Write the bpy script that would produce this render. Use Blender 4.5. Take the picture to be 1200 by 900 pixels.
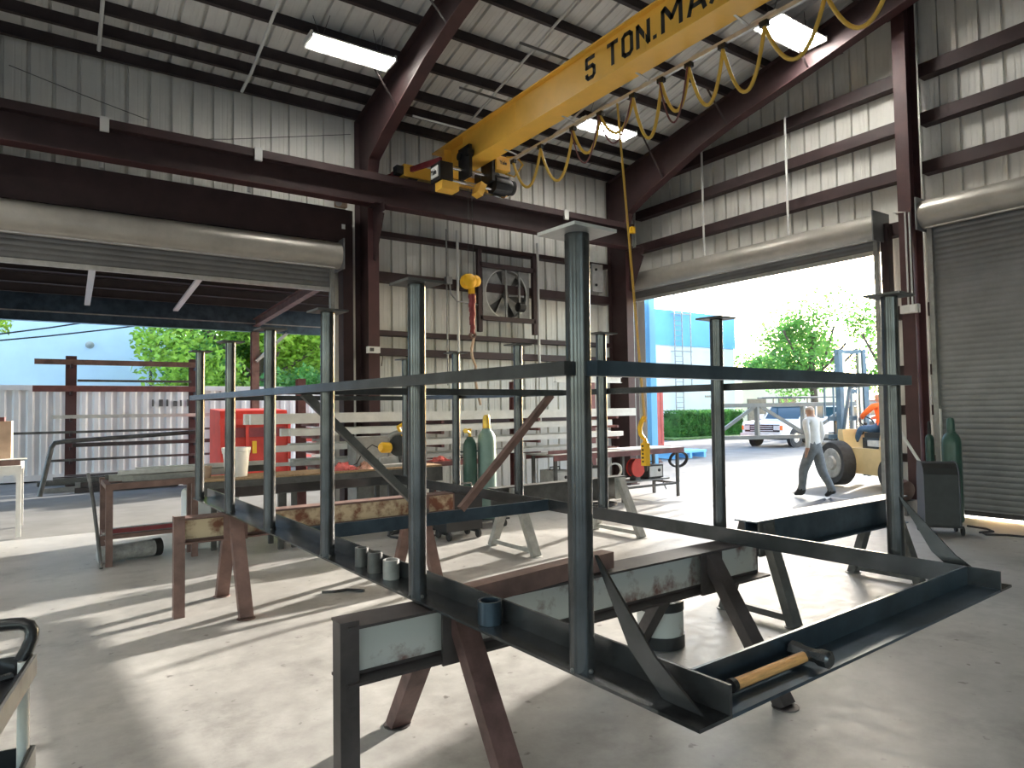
import bpy, bmesh, math, random
import numpy as np
from mathutils import Vector, Matrix, Quaternion
for o in list(bpy.data.objects): bpy.data.objects.remove(o, do_unlink=True)
rnd = random.Random(7)
SC = bpy.context.scene
COL = SC.collection
pi = math.pi

# ------------------------------------------------------------------ camera
F_PX, PITCH, ROLL, YAW, EYE = 787.96, .03909, -.01616, .96472, 1.70
fwd = Vector((math.cos(YAW)*math.cos(PITCH), math.sin(YAW)*math.cos(PITCH), math.sin(PITCH)))
rgt = Vector((math.sin(YAW), -math.cos(YAW), 0)); upv = rgt.cross(fwd)
r2 = rgt*math.cos(ROLL) + upv*math.sin(ROLL); u2 = -rgt*math.sin(ROLL) + upv*math.cos(ROLL)
cd = bpy.data.cameras.new('camera'); cam = bpy.data.objects.new('camera', cd); COL.objects.link(cam)
cd.sensor_width = 36; cd.lens = F_PX/1200*36; cd.clip_start = .05; cd.clip_end = 500
cam.matrix_world = Matrix(((r2.x, u2.x, -fwd.x, 0), (r2.y, u2.y, -fwd.y, 0), (r2.z, u2.z, -fwd.z, EYE), (0, 0, 0, 1)))
SC.camera = cam

# ------------------------------------------------------------------ sky, sun, exposure
SUN_EL, SUN_AZ = math.radians(13.5), math.radians(15.0)      # azimuth measured from +X towards +Y
W = bpy.data.worlds.new('world'); SC.world = W; W.use_nodes = True
nt = W.node_tree; bg = nt.nodes['Background']
sky = nt.nodes.new('ShaderNodeTexSky'); sky.sky_type = 'NISHITA'; sky.sun_disc = False
sky.sun_elevation = SUN_EL; sky.sun_rotation = math.pi/2 - SUN_AZ
sky.air_density = 1.0; sky.dust_density = 1.5; sky.ozone_density = 1.2
nt.links.new(sky.outputs[0], bg.inputs[0]); bg.inputs[1].default_value = .64
sd = bpy.data.lights.new('sun', 'SUN'); sun = bpy.data.objects.new('sun', sd); COL.objects.link(sun)
sd.energy = 9.0; sd.color = (1.0, .93, .84); sd.angle = math.radians(.9)
sdir = Vector((math.cos(SUN_AZ)*math.cos(SUN_EL), math.sin(SUN_AZ)*math.cos(SUN_EL), math.sin(SUN_EL)))
sun.rotation_euler = sdir.to_track_quat('Z', 'Y').to_euler(); sun.location = (40, 10, 20)
LAMP_E = 34.0
vs = SC.view_settings; vs.view_transform = 'Standard'; vs.look = 'None'; vs.gamma = 1.0; vs.use_curve_mapping = False
vs.exposure = 1.12

# ------------------------------------------------------------------ materials
MATS = {}
def mat(name, col, rough=.6, metal=0.0, var=0.0, scale=6.0, col2=None, bump=0.0, emit=None, trans=0.0, spec=None, coarse=None, stretch=None):
    m = bpy.data.materials.new(name); m.use_nodes = True
    n = m.node_tree.nodes; l = m.node_tree.links; b = n['Principled BSDF']
    b.inputs['Base Color'].default_value = (*col, 1); b.inputs['Roughness'].default_value = rough; b.inputs['Metallic'].default_value = metal
    if spec is not None: b.inputs['Specular IOR Level'].default_value = spec
    if trans: b.inputs['Transmission Weight'].default_value = trans
    if emit: b.inputs['Emission Color'].default_value = (*emit[0], 1); b.inputs['Emission Strength'].default_value = emit[1]
    if var or col2:
        tc = n.new('ShaderNodeTexCoord'); mp = n.new('ShaderNodeMapping'); l.new(tc.outputs['Object'], mp.inputs[0])
        if stretch: mp.inputs['Scale'].default_value = stretch
        t = n.new('ShaderNodeTexNoise'); t.inputs['Scale'].default_value = scale; t.inputs['Detail'].default_value = 8; t.inputs['Roughness'].default_value = .62
        l.new(mp.outputs[0], t.inputs['Vector'])
        r = n.new('ShaderNodeValToRGB'); l.new(t.outputs['Fac'], r.inputs[0])
        lo, hi = coarse or (.36, .66)
        r.color_ramp.elements[0].position = lo; r.color_ramp.elements[1].position = hi
        c2 = col2 or tuple(min(1, c*(1+var)) for c in col); c1 = col if col2 else tuple(c*(1-var) for c in col)
        r.color_ramp.elements[0].color = (*c1, 1); r.color_ramp.elements[1].color = (*c2, 1)
        l.new(r.outputs[0], b.inputs['Base Color'])
        if bump:
            bp = n.new('ShaderNodeBump'); bp.inputs['Strength'].default_value = bump; bp.inputs['Distance'].default_value = .02
            l.new(t.outputs['Fac'], bp.inputs['Height']); l.new(bp.outputs[0], b.inputs['Normal'])
    MATS[name] = m
    return m
mat('steel', (.092, .096, .101), .25, .75, .30, 5)
mat('steel_blue', (.068, .098, .130), .30, .70, .30, 4)
mat('steel_grey', (.10, .10, .098), .45, .4, .3, 6)
mat('steel_light', (.30, .30, .29), .5, .3, .2, 6)
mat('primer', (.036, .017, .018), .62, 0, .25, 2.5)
mat('primer_lit', (.062, .023, .024), .6, 0, .2, 2.5)  # primer copy brightened for lit steel; the light is in its colour
mat('purlin', (.034, .023, .024), .6, 0, .25, 3)
mat('panel', (.72, .71, .665), .5, 0, .06, 1.6)
mat('roofpanel', (.70, .695, .67), .5, 0, .06, 1.6)
mat('drum', (.42, .40, .36), .38, .35, .12, 2)
mat('curtain', (.20, .202, .21), .45, .3, .12, 2)
mat('galv', (.55, .55, .54), .42, .4, .12, 8)
mat('white_paint', (.74, .73, .70), .5, 0, .08, 6)
mat('conduit', (.66, .66, .64), .5)
mat('yellow', (.93, .54, .08), .42, 0, .06, 2)
mat('yellow_bright', (.85, .48, .02), .4)
mat('cable_yellow', (.62, .40, .06), .5)
mat('black', (.012, .012, .013), .5, 0, .3, 8)
mat('black_gloss', (.02, .02, .022), .3)
mat('rubber', (.03, .03, .032), .8, 0, .3, 8)
mat('chrome', (.75, .75, .75), .18, 1.0)
mat('red', (.62, .045, .03), .45, 0, .12, 3)
mat('red_dark', (.22, .03, .035), .55, 0, .2, 6)
mat('maroon', (.16, .06, .06), .6, 0, .25, 6)
mat('brown_steel', (.17, .10, .085), .6, .1, .3, 5)
mat('rusty', (.62, .50, .33), .65, 0, 0, 5, col2=(.20, .075, .04), coarse=(.46, .60), bump=.15)
mat('chipped', (.52, .52, .50), .6, 0, 0, 4.5, col2=(.16, .07, .06), coarse=(.52, .66), bump=.12)
mat('horse_dark', (.055, .045, .045), .5, .1, .35, 5)
mat('horse_red', (.11, .06, .055), .55, .1, .35, 7)
mat('horse_grey', (.33, .33, .31), .6, 0, .2, 7)
mat('horse_beam', (.27, .265, .25), .6, 0, 0, 5, col2=(.42, .41, .39), coarse=(.4, .62))
mat('wood', (.34, .22, .12), .6, 0, .25, 9, stretch=(8, 1, 8))
mat('handle_wood', (.66, .36, .14), .45, 0, .22, 14, stretch=(1, 9, 9))
mat('cardboard', (.46, .33, .24), .75, 0, .15, 4)
mat('green_tank', (.030, .078, .062), .35, 0, .15, 4)
mat('green_pale', (.16, .25, .225), .4, 0, .12, 4)
mat('brass', (.75, .50, .10), .35, .6)
mat('blue_wall', (.56, .68, .78), .8, 0, .04, 1)
mat('blue_trim', (.16, .45, .78), .7, 0, .05, 1)
mat('white_wall', (.72, .78, .80), .8, 0, .04, 1)
mat('cream_wall', (.70, .66, .52), .8, 0, .04, 1)
mat('container_white', (.70, .68, .66), .6, 0, .14, 1.4, stretch=(1, 1, .4))
mat('container_red', (.48, .10, .08), .6, 0, .15, 1.5)
def leafmat(name, col, var=.5):
    m = mat(name, col, .55, 0, var, 1.3); n = m.node_tree.nodes; l = m.node_tree.links; b = n['Principled BSDF']; out = n['Material Output']
    tr = n.new('ShaderNodeBsdfTranslucent'); mx = n.new('ShaderNodeMixShader'); mx.inputs[0].default_value = .45
    l.new(b.inputs['Base Color'].links[0].from_socket, tr.inputs[0]); l.new(b.outputs[0], mx.inputs[1]); l.new(tr.outputs[0], mx.inputs[2]); l.new(mx.outputs[0], out.inputs[0])
leafmat('leaf', (.15, .34, .07)); leafmat('leaf_dark', (.09, .24, .05)); leafmat('leaf_bright', (.34, .52, .07))
mat('bark', (.10, .075, .055), .9, 0, .3, 9)
mat('grass', (.10, .19, .04), .9, 0, .4, 3)
mat('truck_white', (.78, .79, .80), .25)
mat('glass_dark', (.03, .06, .08), .08)
mat('tan', (.56, .43, .22), .5, 0, .1, 3)
mat('mast', (.10, .17, .25), .5, .2, .2, 4)
mat('seat_blue', (.035, .09, .19), .6)
mat('jeans_blue', (.05, .12, .25), .85, 0, .2, 12)
mat('jeans_grey', (.17, .18, .19), .85, 0, .2, 12)
mat('shirt_white', (.72, .70, .68), .8, 0, .06, 10)
mat('shirt_orange', (.90, .16, .03), .8, 0, .08, 10)
mat('skin', (.46, .25, .17), .5)
mat('cap', (.56, .46, .40), .7, 0, .12, 30)
mat('boot', (.03, .028, .027), .7)
mat('bucket_white', (.76, .76, .74), .4)
mat('rag_red', (.50, .10, .09), .85, 0, .3, 14)
mat('rag_pink', (.68, .38, .28), .85, 0, .3, 14)
mat('orange', (.8, .16, .02), .5)
mat('teal', (.12, .34, .33), .5)
mat('plastic_wrap', (.36, .37, .37), .3, 0, .3, 12)
mat('lamp_tube', (1, 1, 1), .5, emit=((1.0, .97, .90), LAMP_E))
mat('lamp_body', (.80, .80, .76), .4)
mat('label_white', (.82, .82, .80), .5)
mat('truss_grey', (.20, .22, .23), .5, .2, .1, 5)

def floor_mat():
    m = bpy.data.materials.new('concrete'); m.use_nodes = True; n = m.node_tree.nodes; l = m.node_tree.links; b = n['Principled BSDF']
    tc = n.new('ShaderNodeTexCoord')
    def noise(s, d=8, r=.6):
        t = n.new('ShaderNodeTexNoise'); t.inputs['Scale'].default_value = s; t.inputs['Detail'].default_value = d; t.inputs['Roughness'].default_value = r
        l.new(tc.outputs['Object'], t.inputs['Vector']); return t
    def ramp(src, p0, c0, p1, c1):
        r = n.new('ShaderNodeValToRGB'); e = r.color_ramp.elements; e[0].position = p0; e[0].color = (*c0, 1); e[1].position = p1; e[1].color = (*c1, 1)
        l.new(src, r.inputs[0]); return r
    big = noise(.55, 6); fine = noise(7, 10, .7); spots = noise(11, 3, .5)
    a = ramp(big.outputs['Fac'], .34, (.295, .288, .275), .66, (.455, .447, .425))
    f = ramp(fine.outputs['Fac'], .30, (.76, .755, .75), .66, (1.07, 1.07, 1.07))
    s = ramp(spots.outputs['Fac'], .26, (.30, .28, .26), .33, (1, 1, 1))
    m1 = n.new('ShaderNodeMix'); m1.data_type = 'RGBA'; m1.blend_type = 'MULTIPLY'; m1.inputs[0].default_value = 1
    l.new(a.outputs[0], m1.inputs[6]); l.new(f.outputs[0], m1.inputs[7])
    m2 = n.new('ShaderNodeMix'); m2.data_type = 'RGBA'; m2.blend_type = 'MULTIPLY'; m2.inputs[0].default_value = .8
    l.new(m1.outputs[2], m2.inputs[6]); l.new(s.outputs[0], m2.inputs[7])
    st = noise(1.9, 9, .68); sr_ = ramp(st.outputs['Fac'], .33, (.74, .735, .73), .47, (1, 1, 1))
    m3 = n.new('ShaderNodeMix'); m3.data_type = 'RGBA'; m3.blend_type = 'MULTIPLY'; m3.inputs[0].default_value = 1
    l.new(m2.outputs[2], m3.inputs[6]); l.new(sr_.outputs[0], m3.inputs[7]); l.new(m3.outputs[2], b.inputs['Base Color'])
    rr = ramp(fine.outputs['Fac'], .3, (.34, .34, .34), .7, (.55, .55, .55)); l.new(rr.outputs[0], b.inputs['Roughness'])
    bp = n.new('ShaderNodeBump'); bp.inputs['Strength'].default_value = .12; bp.inputs['Distance'].default_value = .01
    l.new(fine.outputs['Fac'], bp.inputs['Height']); l.new(bp.outputs[0], b.inputs['Normal'])
    MATS['concrete'] = m
floor_mat()
mat('asphalt', (.15, .15, .145), .9, 0, .18, 1.1)

# ------------------------------------------------------------------ geometry helpers
def V(*a): return Vector(a[0]) if len(a) == 1 else Vector(a)
def perp(d, up=None):
    d = V(d).normalized(); up = V(up) if up is not None else (Vector((0, 0, 1)) if abs(d.z) < .95 else Vector((0, 1, 0)))
    u = up.cross(d).normalized(); v = d.cross(u).normalized()
    return u, v
class G:
    def __init__(s): s.v = []; s.f = []; s.m = []; s.cur = 0
    def add(s, vs, fs):
        k = len(s.v); s.v += [tuple(p) for p in vs]
        for f in fs: s.f.append([i+k for i in f]); s.m.append(s.cur)
        return s
    def hexa(s, p):   # 8 points: bottom 0-3, top 4-7
        return s.add(p, [(3, 2, 1, 0), (4, 5, 6, 7), (0, 1, 5, 4), (1, 2, 6, 5), (2, 3, 7, 6), (3, 0, 4, 7)])
    def box(s, x0, x1, y0, y1, z0, z1):
        return s.hexa([(x0, y0, z0), (x1, y0, z0), (x1, y1, z0), (x0, y1, z0), (x0, y0, z1), (x1, y0, z1), (x1, y1, z1), (x0, y1, z1)])
    def obox(s, c, size, R=None):
        c = V(c); R = R or Matrix.Identity(3); hx, hy, hz = [q/2 for q in size]
        return s.hexa([c + R @ V(x, y, z) for z in (-hz, hz) for x, y in ((-hx, -hy), (hx, -hy), (hx, hy), (-hx, hy))])
    def sec(s, p0, p1, prof, u, v, cap=True):
        p0, p1, u, v = V(p0), V(p1), V(u), V(v); n = len(prof)
        vs = [p0 + u*a + v*b for a, b in prof] + [p1 + u*a + v*b for a, b in prof]
        d = p1-p0; area = sum(prof[i][0]*prof[(i+1) % n][1]-prof[(i+1) % n][0]*prof[i][1] for i in range(n))
        flip = (u.cross(v).dot(d) > 0) != (area > 0)
        fs = [(i, (i+1) % n, n+(i+1) % n, n+i) for i in range(n)]
        if cap: fs += [tuple(range(n-1, -1, -1)), tuple(range(n, 2*n))]
        if flip: fs = [tuple(reversed(f)) for f in fs]
        return s.add(vs, fs)
    def bar(s, p0, p1, w, h, up=None):
        u, v = perp(V(p1)-V(p0), up)
        return s.sec(p0, p1, [(-w/2, -h/2), (w/2, -h/2), (w/2, h/2), (-w/2, h/2)], u, v)
    def tube(s, p0, p1, r, n=14, r1=None):
        p0, p1 = V(p0), V(p1); u, v = perp(p1-p0); r1 = r if r1 is None else r1
        vs = [p0 + (u*math.cos(2*pi*i/n)+v*math.sin(2*pi*i/n))*r for i in range(n)] + [p1 + (u*math.cos(2*pi*i/n)+v*math.sin(2*pi*i/n))*r1 for i in range(n)]
        return s.add(vs, [(i, (i+1) % n, n+(i+1) % n, n+i) for i in range(n)] + [tuple(range(n-1, -1, -1)), tuple(range(n, 2*n))])
    def path(s, pts, r, n=8):
        pts = [V(p) for p in pts]; N = len(pts); vs = []; fs = []
        u = None
        for k, p in enumerate(pts):
            d = (pts[min(k+1, N-1)] - pts[max(k-1, 0)]).normalized()
            if u is None: u, w = perp(d)
            else:
                u = (u - d*u.dot(d)); u = u.normalized() if u.length > 1e-6 else perp(d)[0]; w = d.cross(u)
            vs += [p + (u*math.cos(2*pi*i/n)+w*math.sin(2*pi*i/n))*r for i in range(n)]
        for k in range(N-1):
            fs += [(k*n+i, k*n+(i+1) % n, (k+1)*n+(i+1) % n, (k+1)*n+i) for i in range(n)]
        fs += [tuple(range(n-1, -1, -1)), tuple(range((N-1)*n, N*n))]
        return s.add(vs, fs)
    def lathe(s, c, prof, n=20, ax=(0, 0, 1), closed=False):
        c = V(c); ax = V(ax).normalized(); u, v = perp(ax); k = len(prof); vs = []
        for r, z in prof: vs += [c + ax*z + (u*math.cos(2*pi*i/n)+v*math.sin(2*pi*i/n))*r for i in range(n)]
        fs = []
        for j in range(k if closed else k-1):
            j2 = (j+1) % k
            fs += [(j*n+i, j*n+(i+1) % n, j2*n+(i+1) % n, j2*n+i) for i in range(n)]
        if not closed: fs += [tuple(range(n-1, -1, -1)), tuple(range((k-1)*n, k*n))]
        return s.add(vs, fs)
    def ring(s, c, ro, ri, h, n=20, ax=(0, 0, 1)):
        return s.lathe(c, [(ro, 0), (ro, h), (ri, h), (ri, 0)], n, ax, closed=True)
    def ball(s, c, r, n=12, sc=(1, 1, 1)):
        prof = [(max(1e-4, math.sin(pi*j/8)), -math.cos(pi*j/8)) for j in range(9)]; c = V(c)
        vs = []; fs = []
        for q, z in prof: vs += [(c.x+q*math.cos(2*pi*i/n)*r*sc[0], c.y+q*math.sin(2*pi*i/n)*r*sc[1], c.z+z*r*sc[2]) for i in range(n)]
        for j in range(8): fs += [(j*n+i, j*n+(i+1) % n, (j+1)*n+(i+1) % n, (j+1)*n+i) for i in range(n)]
        return s.add(vs, fs)
    def prism(s, pts, off):     # polygon of 3d points pushed along off
        pts = [V(p) for p in pts]; off = V(off); n = len(pts)
        nrm = sum(((pts[i]-pts[0]).cross(pts[(i+1) % n]-pts[0]) for i in range(1, n-1)), Vector())
        fs = [(i, (i+1) % n, n+(i+1) % n, n+i) for i in range(n)] + [tuple(range(n-1, -1, -1)), tuple(range(n, 2*n))]
        if nrm.dot(off) < 0: fs = [tuple(reversed(f)) for f in fs]
        return s.add(pts + [p+off for p in pts], fs)
    def mesh(s, name, mats, org=(0, 0, 0), smooth=True):
        me = bpy.data.meshes.new(name); o = V(org)
        me.from_pydata([(a-o.x, b-o.y, c-o.z) for a, b, c in s.v], [], s.f)
        for m in ([mats] if isinstance(mats, str) else mats): me.materials.append(MATS[m])
        me.polygons.foreach_set('material_index', s.m)
        if smooth:
            me.polygons.foreach_set('use_smooth', [True]*len(me.polygons)); me.set_sharp_from_angle(angle=math.radians(38))
        me.update(); return me
    def build(s, name, mats, parent=None, smooth=True, org=None):
        if org is None:
            org = (0, 0, 0) if parent is None else tuple(root_loc(parent))
        ob = bpy.data.objects.new(name, s.mesh(name, mats, org, smooth)); COL.objects.link(ob)
        if parent is not None: ob.parent = parent
        return ob
def root_loc(o):
    p = Vector()
    while o is not None: p += o.location; o = o.parent
    return p
def tag(o, label, cat, group=None, kind=None):
    o['label'] = label
    if cat: o['category'] = cat
    if group: o['group'] = group
    if kind: o['kind'] = kind
    return o
def thing(name, label, cat, loc=(0, 0, 0), group=None):
    o = bpy.data.objects.new(name, None); COL.objects.link(o); o.location = loc; o.empty_display_size = .1
    return tag(o, label, cat, group)
def struct(name, g, m, label, parent=None):
    o = g.build(name, m, parent)
    if parent is None: o['kind'] = 'structure'; o['label'] = label
    return o
def sroot(name, label):
    o = bpy.data.objects.new(name, None); COL.objects.link(o); o['kind'] = 'structure'; o['label'] = label; return o
def single(name, g, m, label, cat, base, group=None):     # a thing that is one mesh, origin at its base
    o = g.build(name, m, None, org=base); o.location = base
    return tag(o, label, cat, group)
def copy_tree(o, parent=None):
    c = o.copy(); COL.objects.link(c); c.parent = parent
    for ch in [x for x in bpy.data.objects if x.parent == o]: copy_tree(ch, c)
    return c
def Ibeam(d, bf, tf, tw):      # u = flange direction, v = depth
    return [(-bf/2, -d/2), (bf/2, -d/2), (bf/2, -d/2+tf), (tw/2, -d/2+tf), (tw/2, d/2-tf), (bf/2, d/2-tf), (bf/2, d/2), (-bf/2, d/2), (-bf/2, d/2-tf), (-tw/2, d/2-tf), (-tw/2, -d/2+tf), (-bf/2, -d/2+tf)]
def Cchan(d, bf, t):           # web at u=0, flanges towards +u
    return [(0, -d/2), (bf, -d/2), (bf, -d/2+t), (t, -d/2+t), (t, d/2-t), (bf, d/2-t), (bf, d/2), (0, d/2)]
def Langle(a, t, h=None):
    h = h or a
    return [(0, 0), (a, 0), (a, t), (t, t), (t, h), (0, h)]
X, Y, Z = Vector((1, 0, 0)), Vector((0, 1, 0)), Vector((0, 0, 1))

# ------------------------------------------------------------------ building shell
YE, XG, XB, YR = 11.6, 11.8, -14.0, -11.6          # eave wall, gable wall, back wall, far wall
def zpur(y): return 6.97 + .213*(11.5-abs(y))      # underside of the purlins
def zdeck(y): return zpur(y) + .20
g = G(); g.box(XB, XG+.15, YR, YE+.15, -.15, 0)
struct('floor', g, 'concrete', 'worn pale concrete slab of the fabrication shop')
g = G(); g.box(-70, 120, -70, 110, -.3, -.02)
struct('ground', g, 'asphalt', 'sunlit pale asphalt yard around the shop')

PW = .9144
def rib_profile():
    p = []; k = PW/3
    for j in range(3):
        b = j*k
        p += [(b, 0), (b+.10, 0), (b+.104, .003), (b+.122, .003), (b+.126, 0), (b+.178, 0), (b+.182, .003), (b+.20, .003), (b+.204, 0), (b+k-.052, 0), (b+k-.046, .055), (b+k-.008, .055)]
    p.append((PW, 0)); return p
RIB = rib_profile()
def ribbed(name, m, org, du, dn, dz, z0, z1, parent, w=PW, z1b=None):
    # sheet whose profile runs along du, pushes out along dn; edges z0..z1 (z1b at the far side) along dz
    pts = [(a, b) for a, b in RIB if a < w-.001] + [(w, 0)]; n = len(pts); vs = []
    for a, b in pts: vs.append(V(du)*a + V(dn)*b + V(dz)*z0)
    for a, b in pts: vs.append(V(du)*a + V(dn)*b + V(dz)*(z1 + ((z1b-z1)*a/w if z1b is not None else 0)))
    gg = G(); gg.add(vs, [(i, i+1, n+i+1, n+i) for i in range(n-1)])
    return gg
_pc = {}
def panel(parent, m, org, du, dn, dz, z0, z1, w=PW, z1b=None, name='wall_panel'):
    key = (m, tuple(du), tuple(dn), tuple(dz), round(z0, 3), round(z1, 3), round(w, 3), None if z1b is None else round(z1b, 3))
    if key not in _pc: _pc[key] = ribbed(name, m, org, du, dn, dz, z0, z1, parent, w, z1b).mesh(name, m, smooth=False)
    o = bpy.data.objects.new(name, _pc[key]); COL.objects.link(o); o.location = org; o.parent = parent; return o
def wall_run(parent, m, p0, du, dn, length, z0, z1fun, first=0.0):
    u = 0.0
    while u < length-.02:
        w = min(PW, length-u); a = V(p0) + V(du)*u; b = a + V(du)*w
        za, zb = z1fun(a), z1fun(b)
        panel(parent, m, a, du, dn, Z, z0, za, w, zb if abs(za-zb) > 1e-4 else None); u += w

# eave wall (y = 11.6) with the big roll-up opening
we = sroot('wall_left', 'ribbed cream metal side wall with maroon girts and a large roll-up opening')
ED0, ED1, EDT = -1.75, 4.12, 4.25
top = lambda p: zdeck(11.5)+.02
wall_run(we, 'panel', (XB, YE, 0), X, Y, ED0-XB, 0, top)
wall_run(we, 'panel', (ED0, YE, 0), X, Y, ED1-ED0, EDT, top)
wall_run(we, 'panel', (ED1, YE, 0), X, Y, XG-ED1, 0, top)
def girt(parent, p0, p1, d, depth=.2):
    u = Vector((0, 1, 0)) if abs((V(p1)-V(p0)).x) > .1 else Vector((1, 0, 0))
    return G().sec(p0, p1, [(0, -d/2), (depth, -d/2), (depth, -d/2+.012), (.012, -d/2+.012), (.012, d/2-.012), (depth, d/2-.012), (depth, d/2), (0, d/2)], u, Z).build('girt', 'primer', parent)
for z0, z1, xa in ((4.94, 5.03, 4.75), (4.10, 4.28, 4.75), (3.11, 3.20, 4.75), (2.745, 2.875, 4.75), (1.45, 1.6, 4.75)):
    girt(we, (xa, 11.38, (z0+z1)/2), (10.7, 11.38, (z0+z1)/2), z1-z0)
# gable wall (x = 11.8)
wg = sroot('wall_front', 'ribbed cream metal end wall with maroon girts and two roll-up doors')
GD0, GD1, GDT = 5.66, 11.38, 4.62
GE0, GE1 = -.6, 4.78
gt = lambda p: zdeck(p.y)+.02
wall_run(wg, 'panel', (XG, YE, 0), -Y, X, YE-GD1, 0, gt)
wall_run(wg, 'panel', (XG, GD1, 0), -Y, X, GD1-GD0, GDT-.3, gt)
wall_run(wg, 'panel', (XG, GD0, 0), -Y, X, GD0-GE1, 0, gt)
wall_run(wg, 'panel', (XG, GE1, 0), -Y, X, GE1-GE0, 4.3, gt)
wall_run(wg, 'panel', (XG, GE0, 0), -Y, X, GE0-YR, 0, gt)
for z0, z1 in ((6.98, 7.20), (6.20, 6.40), (5.40, 5.60)):
    girt(wg, (11.58, 11.4, (z0+z1)/2), (11.58, 5.25, (z0+z1)/2), z1-z0)
    girt(wg, (11.58, 5.0, (z0+z1)/2), (11.58, -3.0, (z0+z1)/2), z1-z0)
for z0, z1 in ((4.50, 4.72), (3.10, 3.32), (2.16, 2.33), (1.52, 1.68), (.75, .88)):
    girt(wg, (11.58, GD0, (z0+z1)/2), (11.58, 5.25, (z0+z1)/2), z1-z0)
    if z0 < 4: girt(wg, (11.58, 5.0, (z0+z1)/2), (11.58, GE1, (z0+z1)/2), z1-z0)
# walls behind the camera, with unseen doorways added to let sky light in
wb = sroot('wall_back', 'ribbed metal end wall behind with unseen doorways added to let sky light in')
for a, b, z in ((YR, -8.5, 0), (-8.5, -2.5, 4.4), (-2.5, 2.5, 0), (2.5, 8.5, 4.4), (8.5, YE, 0)):
    wall_run(wb, 'panel', (XB, a, 0), Y, -X, b-a, z, gt)
wr = sroot('wall_right', 'ribbed metal side wall on the near side with unseen doorways added to let sky light in')
for a, b, z in ((XB, -11, 0), (-11, -5, 4.4), (-5, -2.5, 0), (-2.5, 3.5, 4.4), (3.5, XG, 0)):
    wall_run(wr, 'panel', (a, YR, 0), X, -Y, b-a, z, top)
# roof: ribbed sheets laid from eave to ridge
rf = sroot('ceiling', 'ribbed metal roof deck on dark purlins')
sl = math.hypot(11.75, .213*11.75); d1 = Vector((0, -11.75, .213*11.75))/sl; d2 = Vector((0, 11.75, .213*11.75))/sl
n1 = Vector((0, .213, 1)).normalized(); n2 = Vector((0, -.213, 1)).normalized()
u = XB
while u < XG+.3:
    panel(rf, 'roofpanel', (u, 11.75, zdeck(11.75)), X, n1, d1, 0, sl, name='roof_panel')
    panel(rf, 'roofpanel', (u, -11.75, zdeck(11.75)), X, n2, d2, 0, sl, name='roof_panel'); u += PW
PUR = [11.42, 10.95, 10.5, 9.76, 8.95, 8.10, 7.25, 6.4, 5.55, 4.7, 3.85, 3.0, 2.1, 1.2, .25]
for k, yv in enumerate(PUR):
    for sgn in (1, -1):
        yy = yv*sgn; d = .2; zc = zpur(yy)+.10
        gg = G()
        # Z section
        gg.sec((XB, yy, zc), (XG, yy, zc), [(-.07, -d/2), (0, -d/2), (.006, -d/2+.006), (.006, d/2-.006), (.07, d/2-.006), (.07, d/2), (0, d/2), (-.006, d/2), (-.006, -d/2+.008), (-.07, -d/2+.008)], Y*sgn, Z)
        gg.build('purlin', 'purlin', rf)

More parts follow.
